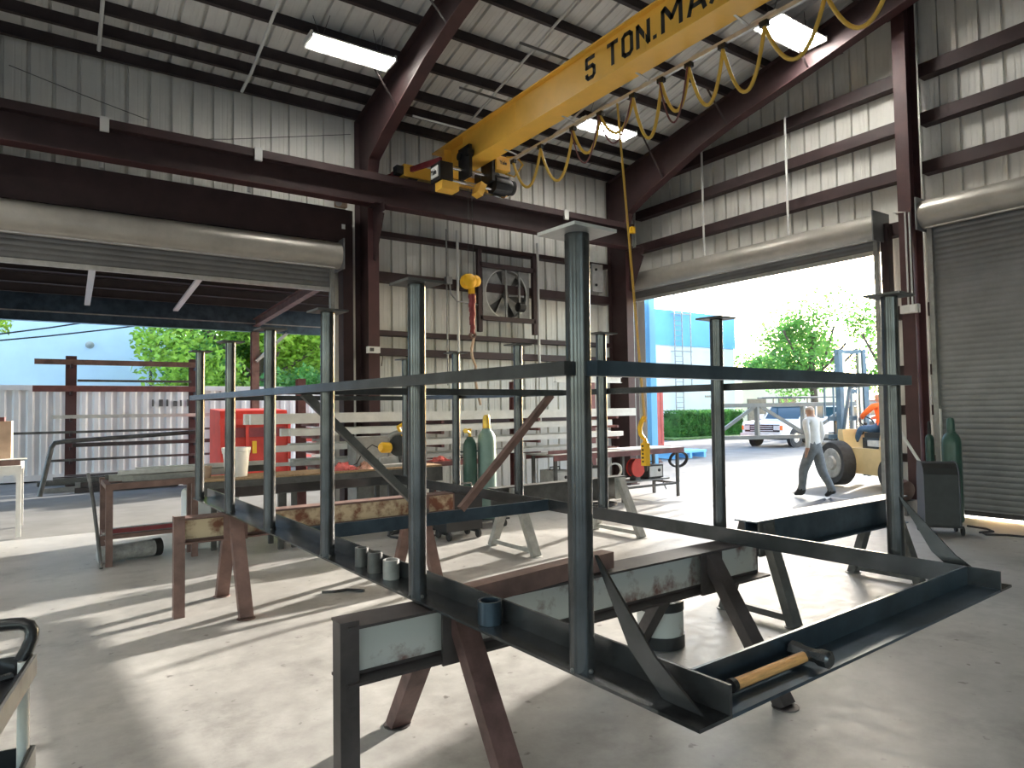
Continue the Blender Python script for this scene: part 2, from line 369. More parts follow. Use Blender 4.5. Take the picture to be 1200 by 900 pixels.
# rigid frames
RL = [(10.87, 5.9), (10.80, 6.10), (10.25, 6.36), (9.87, 6.50), (8.71, 6.94), (7.89, 7.16), (6.69, 7.41), (5.32, 7.72), (0, 8.86)]
def rigid(nm, x, label, corbel=True, left_only=False):
    r = sroot(nm, label); h = .10
    for sgn in (1, -1):
        web = [(11.45, 0), (11.45, zpur(11.45)-.01)] + [(y, zpur(y)-.01) for y in (9, 6, 3, 0)] + [(y, z) for y, z in reversed(RL)] + [(10.87, 0)]
        # web as strips so that it triangulates cleanly
        gg = G()
        gg.prism([(x-.006, 11.45*sgn, 0), (x-.006, 10.87*sgn, 0), (x-.006, 10.87*sgn, 5.9), (x-.006, 11.45*sgn, 5.9)], (.012, 0, 0))
        gg.prism([(x-.006, 11.45*sgn, 5.9), (x-.006, 10.87*sgn, 5.9), (x-.006, 10.87*sgn, zpur(10.87)-.01), (x-.006, 11.45*sgn, zpur(11.45)-.01)], (.012, 0, 0))
        for (ya, za), (yb, zb) in zip(RL[:-1], RL[1:]):
            if abs(ya-yb) < 1e-6: continue
            gg.prism([(x-.006, ya*sgn, za), (x-.006, yb*sgn, zb), (x-.006, yb*sgn, zpur(yb)-.01), (x-.006, ya*sgn, zpur(ya)-.01)], (.012, 0, 0))
        gg.build('web', 'primer', r)
        gg = G()
        pts = [(10.87, 0)] + RL
        for (ya, za), (yb, zb) in zip(pts[:-1], pts[1:]):
            a = V(x, ya*sgn, za); b = V(x, yb*sgn, zb); e = (b-a).normalized()*.004
            gg.bar(a-e, b+e, 2*h, .016, X.cross(b-a))
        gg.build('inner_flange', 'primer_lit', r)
        gg = G(); gg.box(x-h, x+h, min(11.45*sgn, 11.466*sgn), max(11.45*sgn, 11.466*sgn), 0, zpur(11.45))
        for (ya, yb) in ((11.45, 0),): gg.bar((x, ya*sgn, zpur(ya)-.012), (x, yb*sgn, zpur(yb)-.012), 2*h, .014)
        gg.build('outer_flange', 'primer', r)
        if corbel:
            gg = G()
            gg.prism([(x-.006, 10.87*sgn, 4.35), (x-.006, 10.50*sgn, 5.10), (x-.006, 10.50*sgn, 5.26), (x-.006, 10.87*sgn, 5.26)], (.012, 0, 0))
            gg.bar((x, 10.87*sgn, 4.35), (x, 10.50*sgn, 5.10), 2*h, .016, X); gg.bar((x, 10.50*sgn, 5.10), (x, 10.50*sgn, 5.26), 2*h, .016, X)
            gg.box(x-h, x+h, min(10.50*sgn, 10.87*sgn), max(10.50*sgn, 10.87*sgn), 5.245, 5.262)
            gg.build('corbel', 'primer', r)
        gg = G(); gg.box(x-.14, x+.14, min(10.83*sgn, 11.5*sgn), max(10.83*sgn, 11.5*sgn), 0, .02); gg.build('base_plate', 'primer', r)
        for yb in (9.76, 8.1, 6.4, 4.7):           # flange braces up to the purlins
            j = [k for k in range(len(RL)-1) if RL[k][0] >= yb >= RL[k+1][0]][0]
            (ya, za), (yc, zc) = RL[j], RL[j+1]; t = (yb-ya)/(yc-ya); zl = za+(zc-za)*t
            gg = G(); gg.bar((x-.02, yb*sgn, zl+.03), (x-.62, yb*sgn, zpur(yb)+.04), .04, .006); gg.build('flange_brace', 'purlin', r)
    return r
rigid('trim_1', 4.65, 'maroon rigid steel frame with column and rafter beside the wide side door')
rigid('trim_2', 10.80, 'dark maroon rigid steel frame standing just inside the end wall')
rigid('trim_3', -1.65, 'maroon rigid steel frame at the left end of the wide side door')
# end wall column between the two doors
gc = sroot('trim_4', 'maroon end wall column between the two roll-up doors')
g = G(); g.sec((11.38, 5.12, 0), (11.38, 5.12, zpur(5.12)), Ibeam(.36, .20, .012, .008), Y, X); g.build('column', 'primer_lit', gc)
g = G(); g.box(11.15, 11.6, 4.98, 5.26, 0, .02); g.build('base_plate', 'primer', gc)

# ------------------------------------------------------------------ roll-up doors
def corr_curtain(p0, du, dn, width, z0, z1, pitch=.085, amp=.012):
    gg = G(); n = max(2, int((z1-z0)/pitch*6)); vs = []
    for k in range(n+1):
        z = z0+(z1-z0)*k/n; o = amp*(abs(math.sin(pi*(z-z0)/pitch))**.7)
        vs.append(V(p0)+V(dn)*o+Z*z); vs.append(V(p0)+V(du)*width+V(dn)*o+Z*z)
    gg.add(vs, [(2*k, 2*k+1, 2*k+3, 2*k+2) for k in range(n)]); return gg
def rollup(nm, label, p0, du, dn, width, zdrum0, zdrum1, zbot, over=.12, dmat='drum'):
    # dn points into the room; p0 on the floor at one jamb
    r = sroot(nm, label); p0, du, dn = V(p0), V(du), V(dn); R = (zdrum1-zdrum0)/2
    gg = G(); c0 = p0-du*over+dn*(R*.55)+Z*(zdrum0+R); c1 = p0+du*(width+over)+dn*(R*.55)+Z*(zdrum0+R)
    gg.tube(c0, c1, R, 32); gg.build('door_drum', dmat, r)
    gg = G()
    for c in (c0, c1):
        s = 1 if c is c1 else -1
        gg.obox(c+du*s*.012+dn*(-R*.2), (.022 if abs(du.x) > .5 else R*2.5, R*2.5 if abs(du.x) > .5 else .022, R*2.3))
    gg.build('drum_bracket', 'curtain', r)
    corr_curtain(p0, du, dn, width, zbot, zdrum0+R, ).build('door_curtain', 'curtain', r, smooth=True)
    gg = G(); gg.bar(p0+dn*.01+Z*(zbot+.03), p0+du*width+dn*.01+Z*(zbot+.03), .05, .07); gg.build('bottom_bar', 'galv' if zbot > .1 else 'rubber', r)
    gg = G(); gg.bar(p0+dn*(R*1.2)+Z*(zdrum0-.015), p0+du*width+dn*(R*1.2)+Z*(zdrum0-.015), .02, .02); gg.build('drum_trim', 'galv', r)
    for s in (0, 1):
        a = p0+du*(width*s) + du*(.03 if s else -.03); gg = G()
        gg.bar(a+dn*.03, a+dn*.03+Z*(zdrum0+.02), .07, .09, dn); gg.build('door_guide', 'steel_light', r)
    return r
rollup('door_1', 'wide roll-up door of the side wall, raised under its drum', (ED0+.05, 11.36, 0), X, -Y, 5.74, 4.20, 4.66, 3.82)
rollup('door_2', 'tall roll-up door of the end wall, fully raised over the open doorway', (11.42, GD1, 0), -Y, -X, GD1-GD0-.04, 4.42, 4.85, 4.21)
rollup('door_3', 'closed grey slatted roll-up door beside the end wall column', (11.36, GE1, 0), -Y, -X, 5.4, 4.42, 4.86, .03, over=.08)
# header and jambs of the wide side door
g = G(); g.box(ED0-.2, 4.30, 11.24, 11.36, 4.68, 5.27); struct('trim_5', g, 'primer', 'deep maroon header beam over the wide side door drum')
g = G(); g.sec((4.34, 11.38, 0), (4.34, 11.38, 5.27), [(-.09, -.12), (.09, -.12), (.09, .12), (-.09, .12)], X, Y); struct('trim_6', g, 'primer', 'dark jamb post beside the wide side door')
g = G(); g.sec((11.50, 11.48, 0), (11.50, 11.48, 4.4), [(-.07, -.08), (.07, -.08), (.07, .08), (-.07, .08)], X, Y); struct('trim_7', g, 'primer', 'dark jamb post of the raised end wall door')
g = G(); g.sec((11.50, GD0-.10, 0), (11.50, GD0-.10, 4.7), [(-.08, -.06), (.08, -.06), (.08, .06), (-.08, .06)], X, Y); struct('trim_8', g, 'primer', 'jamb post between raised doorway and end wall column')
g = G(); g.box(11.97, 12.17, 11.40, 11.66, 0, 4.5); struct('trim_9', g, 'blue_trim', 'blue painted outer jamb post of the raised doorway')

# ------------------------------------------------------------------ crane runway
rw = sroot('trim_10', 'maroon crane runway beam along the side wall')
g = G(); g.sec((-6, 10.75, 5.52), (10.7, 10.75, 5.52), Ibeam(.48, .24, .02, .012), Y, Z); g.build('runway_beam', 'primer', rw)
g = G(); g.bar((-6, 10.75, 5.272), (10.7, 10.75, 5.272), .245, .012); g.build('lower_flange', 'primer_lit', rw)
g = G(); g.sec((-6, 10.75, 5.76), (10.7, 10.75, 5.76), [(-.17, -.09), (.17, -.09), (.17, -.075), (-.17, -.075)], Y, Z); g.sec((-6, 10.58, 5.72), (10.7, 10.58, 5.72), [(-.006, -.06), (.006, -.06), (.006, .06), (-.006, .06)], Y, Z); g.build('cap_channel', 'primer', rw)
g = G(); g.bar((-6, 10.75, 5.79), (10.7, 10.75, 5.79), .05, .07); g.build('rail', 'steel', rw)
for xx in (.62, 2.65, 8.75):
    g = G(); g.box(xx-.055, xx+.055, 10.55, 10.60, 5.60, 5.80); g.build('clip', 'conduit', rw)

# ------------------------------------------------------------------ overhead crane
cr = thing('bridge_crane', 'long yellow overhead crane girder marked five ton, riding on the maroon runway', 'crane', (6.08, 10.75, 5.8))
gx0, gx1, zb, zt = 5.90, 6.26, 5.99, 6.50
g = G(); g.box(6.072, 6.088, -11.0, 10.95, zb+.02, zt-.02)
for yy in (10.6, 8.35, 5.6, 2.0): g.box(5.93, 6.072, yy, yy+.012, zb+.02, zt-.02)
gw = g.build('girder_web', 'yellow', cr)
g = G(); g.box(5.90, 6.26, -11.0, 10.95, zb, zb+.024); g.build('bottom_flange', 'yellow', cr)
g = G(); g.box(5.86, 6.30, -11.0, 10.95, zt-.024, zt); g.build('top_flange', 'yellow', cr)
# box side plate on the camera side so the lettering has a flat face
g = G(); g.box(5.935, 5.945, -11.0, 9.95, zb+.024, zt-.024); g.build('side_plate', 'yellow', cr)
def text_mesh(name, body, size, org, ux, uy, m, parent, ext=.004, off=.0, align='LEFT', sx=1.0):
    cu = bpy.data.curves.new(name, 'FONT'); cu.body = body; cu.size = size; cu.extrude = ext; cu.offset = off; cu.align_x = align
    to = bpy.data.objects.new(name+'_tmp', cu); COL.objects.link(to)
    dg = bpy.context.evaluated_depsgraph_get(); me = bpy.data.meshes.new_from_object(to.evaluated_get(dg))
    bpy.data.objects.remove(to, do_unlink=True)
    ux, uy = V(ux).normalized(), V(uy).normalized(); uz = ux.cross(uy); o = V(org)-root_loc(parent)
    for v in me.vertices: c = v.co.copy(); v.co = o + ux*c.x*sx + uy*c.y + uz*c.z
    me.materials.clear(); me.materials.append(MATS[m]); me.update()
    ob = bpy.data.objects.new(name, me); COL.objects.link(ob); ob.parent = parent; return ob
# stencilled strokes: (polylines in a unit box, width in metres), one object per character
STROKES = {'5': ([[(1, 1), (0, 1), (0, .58), (.75, .58), (1, .46), (1, .12), (.78, 0), (.22, 0), (0, .12), (0, .2)]], .15),
           'T': ([[(0, 1), (1, 1)], [(.5, 1), (.5, 0)]], .17), 'O': ([[(.25, 0), (0, .12), (0, .88), (.25, 1), (.75, 1), (1, .88), (1, .12), (.75, 0), (.25, 0)]], .15),
           'N': ([[(0, 0), (0, 1), (1, 0), (1, 1)]], .18), '.': ([[(.5, 0), (.5, .06)]], .06), 'M': ([[(0, 0), (0, .92), (.12, 1), (.5, .42), (.88, 1), (1, .92), (1, 0)]], .27),
           'A': ([[(0, 0), (.36, 1), (.64, 1), (1, 0)], [(.17, .32), (.83, .32)]], .22), 'X': ([[(0, 0), (1, 1)], [(0, 1), (1, 0)]], .2)}
def stroke_letter(ch_, y0_, z0_, h_, parent, x_=5.9345, t_=.056):
    lines, w_ = STROKES[ch_]; g = G()
    for ln in lines:
        P_ = [V(x_, y0_-a*w_, z0_+b*h_) for a, b in ln]
        for p, q in zip(P_[:-1], P_[1:]):
            d_ = (q-p).normalized(); e_ = d_*t_*.28
            n_ = d_.cross(X).normalized()*t_/2
            g.prism([p-e_-n_, q+e_-n_, q+e_+n_, p-e_+n_], (-.003, 0, 0))
    return g.build('letter', 'black', parent)
for ch_, y0_ in (('5', 6.68), ('T', 6.26), ('O', 5.985), ('N', 5.73), ('.', 5.48), ('M', 5.32), ('A', 4.93), ('X', 4.62), ('.', 4.34)):
    stroke_letter(ch_, y0_, 6.12, .265, cr)
# end truck on the runway
g = G(); g.box(5.15, 7.35, 10.66, 10.86, 5.86, 6.08); g.build('end_truck', 'yellow', cr)
for xx in (5.35, 7.15):
    g = G(); g.lathe((xx, 10.70, 5.90), [(.04, 0), (.10, 0), (.10, .10), (.04, .10)], 18, (0, 1, 0)); g.build('wheel', 'steel', cr)
g = G(); g.box(5.02, 5.15, 10.68, 10.84, 5.90, 6.04); g.box(7.35, 7.46, 10.70, 10.82, 5.92, 6.02); g.build('bumper', 'rubber', cr)
g = G(); g.box(6.6, 6.95, 10.45, 10.66, 5.92, 6.14); g.lathe((6.78, 10.2, 6.03), [(.09, 0), (.09, .26)], 14, (0, 1, 0)); g.build('drive_motor', 'black', cr)
# conduit stubs welded on the top flange
for yy, xa in ((7.05, 5.1), (8.55, 5.05), (9.8, 4.9)):
    g = G(); g.tube((xa, yy, zt+.05), (5.95, yy-.05, zt+.02), .018, 8); g.build('stub_rod', 'conduit' if yy > 9 else 'steel_grey', cr)
# festoon cable carried on a light rail along the right-hand side of the girder
fr = thing('festoon_cable', 'looping yellow festoon cable hanging along the crane girder', 'cable', (6.5, 8.0, 5.9))
g = G(); g.sec((6.52, 2.0, 5.92), (6.52, 9.2, 5.92), Cchan(.05, .04, .004), X, Z)
for yy in (3, 4.5, 6, 7.5, 9.0): g.bar((6.26, yy, 6.0), (6.54, yy, 5.95), .03, .012)
g.build('festoon_rail', 'galv', fr)
fpts = [9.1, 8.35, 7.55, 6.95, 6.3, 5.8, 5.35, 4.85, 4.3, 3.6, 2.9]
for k, yy in enumerate(fpts):
    g = G(); g.box(6.50, 6.56, yy-.05, yy+.05, 5.84, 5.90); g.tube((6.53, yy-.03, 5.88), (6.53, yy+.03, 5.88), .035, 10); g.build('cable_trolley', 'black', fr)
for k in range(len(fpts)-1):
    a, b = fpts[k], fpts[k+1]; sag = [.50, .62, .42, .34, .62, .44, .55, .6, .5, .5][k]
    g = G(); g.path([(6.53+.03*math.sin(3*q/16), a+(b-a)*q/16, 5.84-sag*(1-(2*q/16-1)**2)) for q in range(17)], .022, 8); g.build('cable_loop', 'cable_yellow', fr)
    if k in (2, 3, 5):
        g = G(); g.path([(6.50, a+(b-a)*q/16, 5.84-(sag+.16)*(1-(2*q/16-1)**2)) for q in range(17)], .012, 7); g.build('thin_cable_loop', 'maroon', fr)
fr.location.x -= .12
# hoist trolley on the lower flange
ho = thing('hoist_trolley', 'black and yellow electric hoist trolley hung under the crane girder', 'hoist', (6.0, 9.72, 5.6))
g = G(); g.box(5.28, 5.52, 9.58, 9.92, 5.52, 5.82); g.build('gear_box', 'black', ho)
g = G(); g.box(5.262, 5.28, 9.64, 9.88, 5.58, 5.76); g.build('name_plate', 'label_white', ho)
text_mesh('plate_lettering', 'Yale', .13, (5.258, 9.87, 5.63), -Y, Z, 'black', ho, off=.003, ext=.002, sx=.82)
g = G(); g.box(5.30, 5.62, 9.56, 9.80, 5.36, 5.50); g.build('drum_cover', 'yellow', ho)
for zz in (5.80, 5.58):
    g = G(); g.tube((5.52, 9.72, zz), (6.62, 9.72, zz), .033, 14); g.build('shaft', 'chrome', ho)
for xx in (5.84, 6.30):
    g = G(); g.box(xx-.03, xx+.03, 9.54, 9.90, 5.66, 6.20)
    for yy in (9.6, 9.84): g.lathe((xx-.06, yy, 6.07), [(.07, 0), (.07, .12)], 14, (1, 0, 0))
    g.build('side_plate', 'black', ho)
g = G(); g.lathe((6.36, 9.72, 5.66), [(.10, 0), (.16, .02), (.16, .32), (.12, .40)], 18, (1, 0, 0)); g.lathe((6.76, 9.72, 5.66), [(.13, 0), (.13, .06)], 18, (1, 0, 0))
for k in range(8): g.obox((6.52, 9.72+.165*math.cos(k*pi/4), 5.66+.165*math.sin(k*pi/4)), (.28, .02, .02))
g.build('motor', 'black', ho)
g = G(); g.box(6.34, 6.62, 9.50, 9.66, 5.86, 6.10); g.build('control_box', 'yellow', ho)
text_mesh('box_lettering', 'Yale', .085, (6.40, 9.495, 5.96), X, Z, 'black', ho, off=.002, ext=.002)
g = G(); g.obox((6.05, 9.62, 5.47), (.12, .20, .22), Matrix.Rotation(.4, 3, 'Y')); g.build('hook_guard', 'yellow', ho)
g = G(); g.path([(6.55, 9.5, 6.1), (6.62, 9.3, 6.05), (6.68, 9.2, 5.9), (6.60, 9.35, 5.72), (6.52, 9.5, 5.80)], .016, 8); g.build('supply_cable', 'cable_yellow', ho)
# red tow arm at the end of the girder
g = G(); g.bar((5.10, 11.30, 6.00), (5.50, 9.95, 5.99), .05, .09); g.box(5.05, 5.17, 10.9, 11.0, 5.90, 6.0)
single('tow_arm', g, 'red_dark', 'red steel arm reaching from the side wall to the crane hoist', 'arm', (5.1, 11.0, 5.85))
# load block with hook hanging from the hoist
lb = thing('hook_block', 'yellow crane hook block with red chain bag hanging in front of the fan', 'hook block', (5.93, 9.72, 2.9))
g = G()
for dx in (-.06, .05): g.tube((5.93+dx, 9.72, 4.0), (5.93+dx*.6, 9.72, 5.5), .006, 6)
g.build('wire_rope', 'steel_grey', lb)
g = G(); g.lathe((5.88, 9.64, 3.90), [(.05, 0), (.125, .03), (.135, .10), (.125, .17), (.05, .20)], 20, (0, 1, 0)); g.lathe((6.02, 9.68, 3.92), [(.05, 0), (.10, .03), (.10, .10), (.05, .13)], 18, (0, 1, 0)); g.build('sheave', 'yellow_bright', lb)
g = G(); g.box(5.89, 5.97, 9.68, 9.76, 3.66, 3.82); g.tube((5.93, 9.72, 3.6), (5.93, 9.72, 3.7), .04, 10); g.build('swivel', 'yellow_bright', lb)
g = G()
for k in range(9):
    z = 3.68-.075*k; g.lathe((5.94+.008*math.sin(k*2), 9.72, z-.075), [(.062-.003*k, 0), (.067-.003*k, .04), (.062-.003*k, .078)], 12)
g.build('chain_bag', 'red_dark', lb)
g = G(); g.ring((5.94, 9.69, 2.98), .06, .035, .06, 16, (0, 1, 0)); g.build('shackle', 'brown_steel', lb)
g = G(); g.path([(5.95, 9.70, 2.93), (5.90, 9.70, 2.75), (5.91, 9.70, 2.62), (5.98, 9.70, 2.45), (5.97, 9.71, 2.25), (6.03, 9.72, 1.98), (6.08, 9.72, 1.80)], .022, 8); g.build('sling_rope', 'cardboard', lb)
# pendant control
pc = thing('pendant_control', 'long yellow push-button pendant hanging on a cord from the crane', 'control', (7.05, 6.92, .85))
g = G(); g.tube((7.02, 6.83, 1.5), (6.42, 6.62, 5.90), .009, 6); g.tube((7.05, 6.83, 1.5), (6.44, 6.62, 5.90), .006, 6); g.build('cord', 'cable_yellow', pc)
g = G(); g.path([(7.03, 6.83, 1.58), (6.99, 6.85, 1.52), (6.965, 6.87, 1.42), (6.98, 6.87, 1.33), (7.02, 6.85, 1.27)], .032, 10); g.build('strain_loop', 'yellow_bright', pc)
g = G(); g.box(7.00, 7.09, 6.80, 6.89, .88, 1.20); g.lathe((7.045, 6.845, 1.2), [(.045, 0), (.02, .07)], 12); g.build('switch_body', 'yellow_bright', pc)
g = G()
for k in range(5): g.lathe((6.995, 6.845, .94+.055*k), [(.014, 0), (.014, .012)], 10, (-1, 0, 0))
g.lathe((7.045, 6.845, .80), [(.02, 0), (.03, .08)], 10); g.build('button', 'black', pc)
# ------------------------------------------------------------------ ceiling light fixtures
def lamp_fixture(x0, x1, yc, drop, label, ntub, w=.36):
    L = thing('light_fixture', label, 'light fixture', ((x0+x1)/2, yc, zpur(yc)-drop), 'fluorescent shop lights under the roof')
    c = V((x0+x1)/2, yc, zpur(yc)-drop); sy = Vector((0, -1, .213)).normalized(); nz = Vector((0, .213, 1)).normalized(); hl = (x1-x0)/2
    g = G(); g.sec(c-X*hl, c+X*hl, [(-w/2, -.02), (-w/2+.02, .02), (-w*.2, .065), (w*.2, .065), (w/2-.02, .02), (w/2, -.02), (w/2-.012, -.02), (w*.19, .05), (-w*.19, .05), (-w/2+.012, -.02)], sy, nz); g.build('reflector', 'lamp_body', L)
    for k in range(ntub):
        o = (-.5+(k+.5)/ntub)*(w-.06); g = G(); g.tube(c-X*(hl-.05)+sy*o-nz*.01, c+X*(hl-.05)+sy*o-nz*.01, .024, 10); g.build('tube', 'lamp_tube', L)
    for s in (-1, 1):
        g = G(); g.box(c.x+s*hl-.015, c.x+s*hl+.015, c.y-w/2, c.y+w/2, c.z-.03, c.z+.06); g.build('end_cap', 'lamp_body', L)
        g = G(); a = c+X*s*hl*.7+nz*.06; g.tube(a, (a.x-s*.12, a.y-.05, zdeck(a.y)), .005, 5); g.tube(a, (a.x+s*.1, a.y+.06, zdeck(a.y+.06)), .005, 5); g.build('hanger_wire', 'steel_grey', L)
    return L
lamp_fixture(3.09, 4.40, 9.53, .24, 'two tube shop light glowing beside the maroon rafter over the side door', 2)
lamp_fixture(8.28, 9.60, 9.53, .24, 'two tube shop light glowing just behind the yellow festoon cable', 2)
lamp_fixture(9.30, 10.70, 6.24, .26, 'bright six tube shop light against the end wall rafter', 6, .46)
for x0, yc in ((-3.2, 9.53), (-3.2, 3.2), (-3.2, -3.2), (-9.5, 3.2), (-9.5, -3.2)):  # unseen fixtures added to brighten the interior
    lamp_fixture(x0, x0+1.35, yc, .25, 'six tube light added out of view to brighten the shop, short of the side door', 6, .46)

# ------------------------------------------------------------------ the welded steel frame on its trestles
TH = 1.609; FO = Vector((1.515, 1.793, .80)); TA, TN = .007, -.004
fa = Vector((math.cos(TH), math.sin(TH), TA)); fn = Vector((math.sin(TH), -math.cos(TH), TN)); fu = fn.cross(fa).normalized()
if fu.z < 0: fu = -fu
fa = fa.normalized(); fn = fn.normalized()
def F(s, w, z=0.0): return FO + fa*s + fn*w + fu*z
SP = [0, 1.152, 2.289, 3.430, 4.555, 5.725]; WD = 2.359; HR = 1.039; HT = 1.511; RP = .0435; S0, S1, SM = -.52, 5.84, 2.86
fm = thing('welded_steelwork', 'large dark welded steel frame of upright pipes, rails and base angles resting on trestles', 'steel frame', tuple(F(2.86, 1.18)))
LA = .098; LT = .011
def angle_beam(p0, p1, out, a=.15, t=LT):     # vertical leg inside, horizontal leg towards out
    return G().sec(p0, p1, Langle(a, t, LA), out, fu)
angle_beam(F(S0, .11), F(S1, .11), -fn).build('base_angle', 'steel', fm)
angle_beam(F(S0, WD-.11), F(S1, WD-.11), fn).build('base_angle', 'steel', fm)
angle_beam(F(S0+.15, .112), F(S0+.15, WD-.112), -fa).build('base_angle', 'steel_blue', fm)
angle_beam(F(S1-.12, .112), F(S1-.12, WD-.112), fa).build('base_angle', 'steel', fm)
angle_beam(F(SM, .112), F(SM, WD-.112), fa).build('base_angle', 'steel_blue', fm)
# flat closing pieces of the two front corners
for w0, w1 in ((-.04, .112), (WD-.112, WD+.04)):
    G().hexa([F(S0+.001, w0), F(S0+.001, w1), F(S0+.15, w1), F(S0+.15, w0), F(S0+.001, w0, LT), F(S0+.001, w1, LT), F(S0+.15, w1, LT), F(S0+.15, w0, LT)]).build('corner_plate', 'steel', fm)
for side in (0, 1):
    w = WD*side
    for k, s in enumerate(SP):
        p = G().tube(F(s, w, LT), F(s, w, HT), RP, 28).build('post', 'steel', fm)
        h = .098; G().hexa([F(s+a, w+b, HT+z) for z in (0, .012) for a, b in ((-h, -h), (-h, h), (h, h), (h, -h))]).build('top_plate', 'galv' if k == 0 and side == 0 else 'steel_grey', p)
        gw_ = G()
        for a in (0, 90, 180, 270):
            q = F(s+RP*math.cos(math.radians(a)), w+RP*math.sin(math.radians(a)), LT+.006); gw_.ball(q, .009, 8)
        wd_ = gw_.build('weld', 'steel_grey', p); wd_['kind'] = 'stuff'
    o = -1 if side == 0 else 1
    rw_ = w + o*(RP+.024)
    G().sec(F(-.03, rw_, HR), F(S1-.06, rw_, HR), [(-.024, -.024), (.024, -.024), (.024, .024), (-.024, .024)], fn, fu).build('side_rail', 'steel', fm)
    # sloping stiffener at the overhanging front end
    G().prism([F(-.035, w-o*.03, .40), F(-.045, w-o*.03, .40), F(-.30, w-o*.03, .13), F(-.475, w-o*.03, .012), F(-.33, w-o*.03, .012), F(-.19, w-o*.03, .13)], fn*.010).build('stiffener', 'steel', fm)
for s, m in ((-RP-.024, 'steel_blue'), (SM, 'steel'), (S1-.08, 'steel')):
    a, b = (-.0, WD+.03) if m == 'steel_blue' else (-.06, WD+.06)
    G().sec(F(s, a, HR), F(s, b, HR), [(-.026, -.026), (.026, -.026), (.026, .026), (-.026, .026)], fa, fu).build('cross_rail', m, fm)
for w0, w1 in ((.06, 1.02), (WD-.06, 1.34)):
    G().sec(F(SM+.01, w0, HR-.02), F(SM+.01, w1, LA), [(-.025, -.028), (.025, -.028), (.025, .028), (-.025, .028)], fa, perp(F(0, w1, LA)-F(0, w0, HR), fa)[0]).build('diagonal_brace', 'brown_steel' if w0 > 1 else 'steel_grey', fm)
# short sleeves standing on the near base angle
for s, w, r, h, m, lab in ((1.90, .05, .038, .105, 'steel_grey', 'short grey pipe sleeve, farthest of three standing on the base angle'), (1.715, .045, .041, .11, 'steel_grey', 'short grey pipe sleeve in the middle of three on the base angle'), (1.53, .05, .043, .10, 'steel_light', 'wide short pipe sleeve next to the second post of the frame'), (.60, .035, .05, .095, 'steel_blue', 'blue-black pipe sleeve alone on the base angle above the trestle')):
    b = F(s, w, LT+.001); g = G(); g.ring(b, r, r-.010, h, 24, fu)
    single('pipe_sleeve', g, m, lab, 'pipe sleeve', tuple(b))
# hammer on the front angle
hm = thing('hammer', 'short sledge hammer with worn wooden handle lying on the front angle', 'hammer', (1.95, 1.355, .815))
hd = (V(2.165, 1.366, .845)-V(1.755, 1.36, .845)).normalized(); hs = Vector((-hd.y, hd.x, 0))
g = G(); g.path([V(1.752, 1.36, .838)+hd*t for t in (0, .01, .2, .30, .40)], .018, 14); g.build('handle', 'handle_wood', hm)
g = G(); g.lathe(V(1.745, 1.36, .838), [(.021, 0), (.021, .02)], 14, hd); g.build('butt', 'black', hm)
c = V(2.165, 1.352, .846); g = G(); g.lathe(c-hs*.075, [(.022, 0), (.031, .008), (.031, .035), (.024, .05), (.024, .10), (.031, .115), (.031, .142), (.022, .15)], 8, hs); g.build('head', 'steel', hm)

# ------------------------------------------------------------------ trestles (saw horses)
def trestle(label, x0, x1, yc, ztop, depth, width, legs, m_beam, m_leg, rot=0.0, end_leg=False, spread=.46, tie=True, plates=True, wleg=.11, web=None, m_leg0=None):
    t = thing('trestle', label, 'trestle', ((x0+x1)/2, yc, 0)); R = Matrix.Rotation(rot, 3, 'Z'); c0 = V((x0+x1)/2, yc, 0)
    def P(x, y, z): return c0 + R @ V(x-c0.x, y-c0.y, z)
    ux, uy = R @ X, R @ Y
    G().sec(P(x0, yc, ztop-depth/2), P(x1, yc, ztop-depth/2), Ibeam(depth, width, .012, .010), uy, Z).build('top_beam', m_beam, t)
    if web:   # flat painted web skin between the flanges
        G().sec(P(x0+.02, yc-.006, ztop-depth/2), P(x1-.02, yc-.006, ztop-depth/2), [(-.003, -depth/2+.03), (.003, -depth/2+.03), (.003, depth/2-.03), (-.003, depth/2-.03)], uy, Z).build('painted_web', web, t)
    for k, lx in enumerate(legs):
        for s in (-1, 1):
            a = P(lx, yc+s*.055, ztop-.02) if width < .15 else P(lx, yc+s*width*.42, ztop-.03); b = P(lx, yc+s*spread, .004)
            g = G(); g.sec(a, b, [(-wleg/2, -.035), (wleg/2, -.035), (wleg/2, .035), (-wleg/2, .035)], ux, perp(b-a, ux)[0]); g.build('leg', m_leg0 if (m_leg0 and k == 0) else m_leg, t)
            g = G(); q = P(lx, yc+s*spread, 0); g.lathe(q, [(.075, 0), (.075, .006)], 14); g.build('foot', m_leg, t)
        if tie: G().bar(P(lx, yc-spread*.93, .06), P(lx, yc+spread*.93, .06), .05, .05).build('tie_bar', m_leg, t)
        if plates:
            G().hexa([P(lx+a, yc+b*width*.52, z) for z in (ztop-depth-.01, ztop-.012) for a, b in ((-.10, -1), (.10, -1), (.10, -.85), (-.10, -.85))]).build('gusset', m_leg, t)
    if end_leg:
        xl = x0-.03
        G().sec(P(xl, yc-.08, 0), P(xl, yc-.08, ztop+.02), Langle(.085, .01), ux, uy).build('end_leg', m_beam if web else m_leg, t)
    return t
trestle('heavy dark trestle with chipped white web carrying the front end of the frame', 1.05, 4.06, 2.88, .795, .25, .20, (1.60, 3.44), 'horse_dark', 'horse_dark', rot=.02, end_leg=True, spread=.58, tie=False, web='chipped', m_leg0='horse_red')
trestle('rusty cream trestle with brown legs carrying the back of the frame', .92, 3.66, 6.40, .83, .22, .18, (1.38, 3.20), 'brown_steel', 'brown_steel', rot=.015, end_leg=True, spread=.44, tie=False, web='rusty')
trestle('pale grey trestle with white painted legs behind the middle of the frame', 4.35, 6.55, 6.78, .78, .29, .16, (4.67, 6.42), 'steel_grey', 'horse_grey', rot=.02, spread=.45, web='steel_grey')
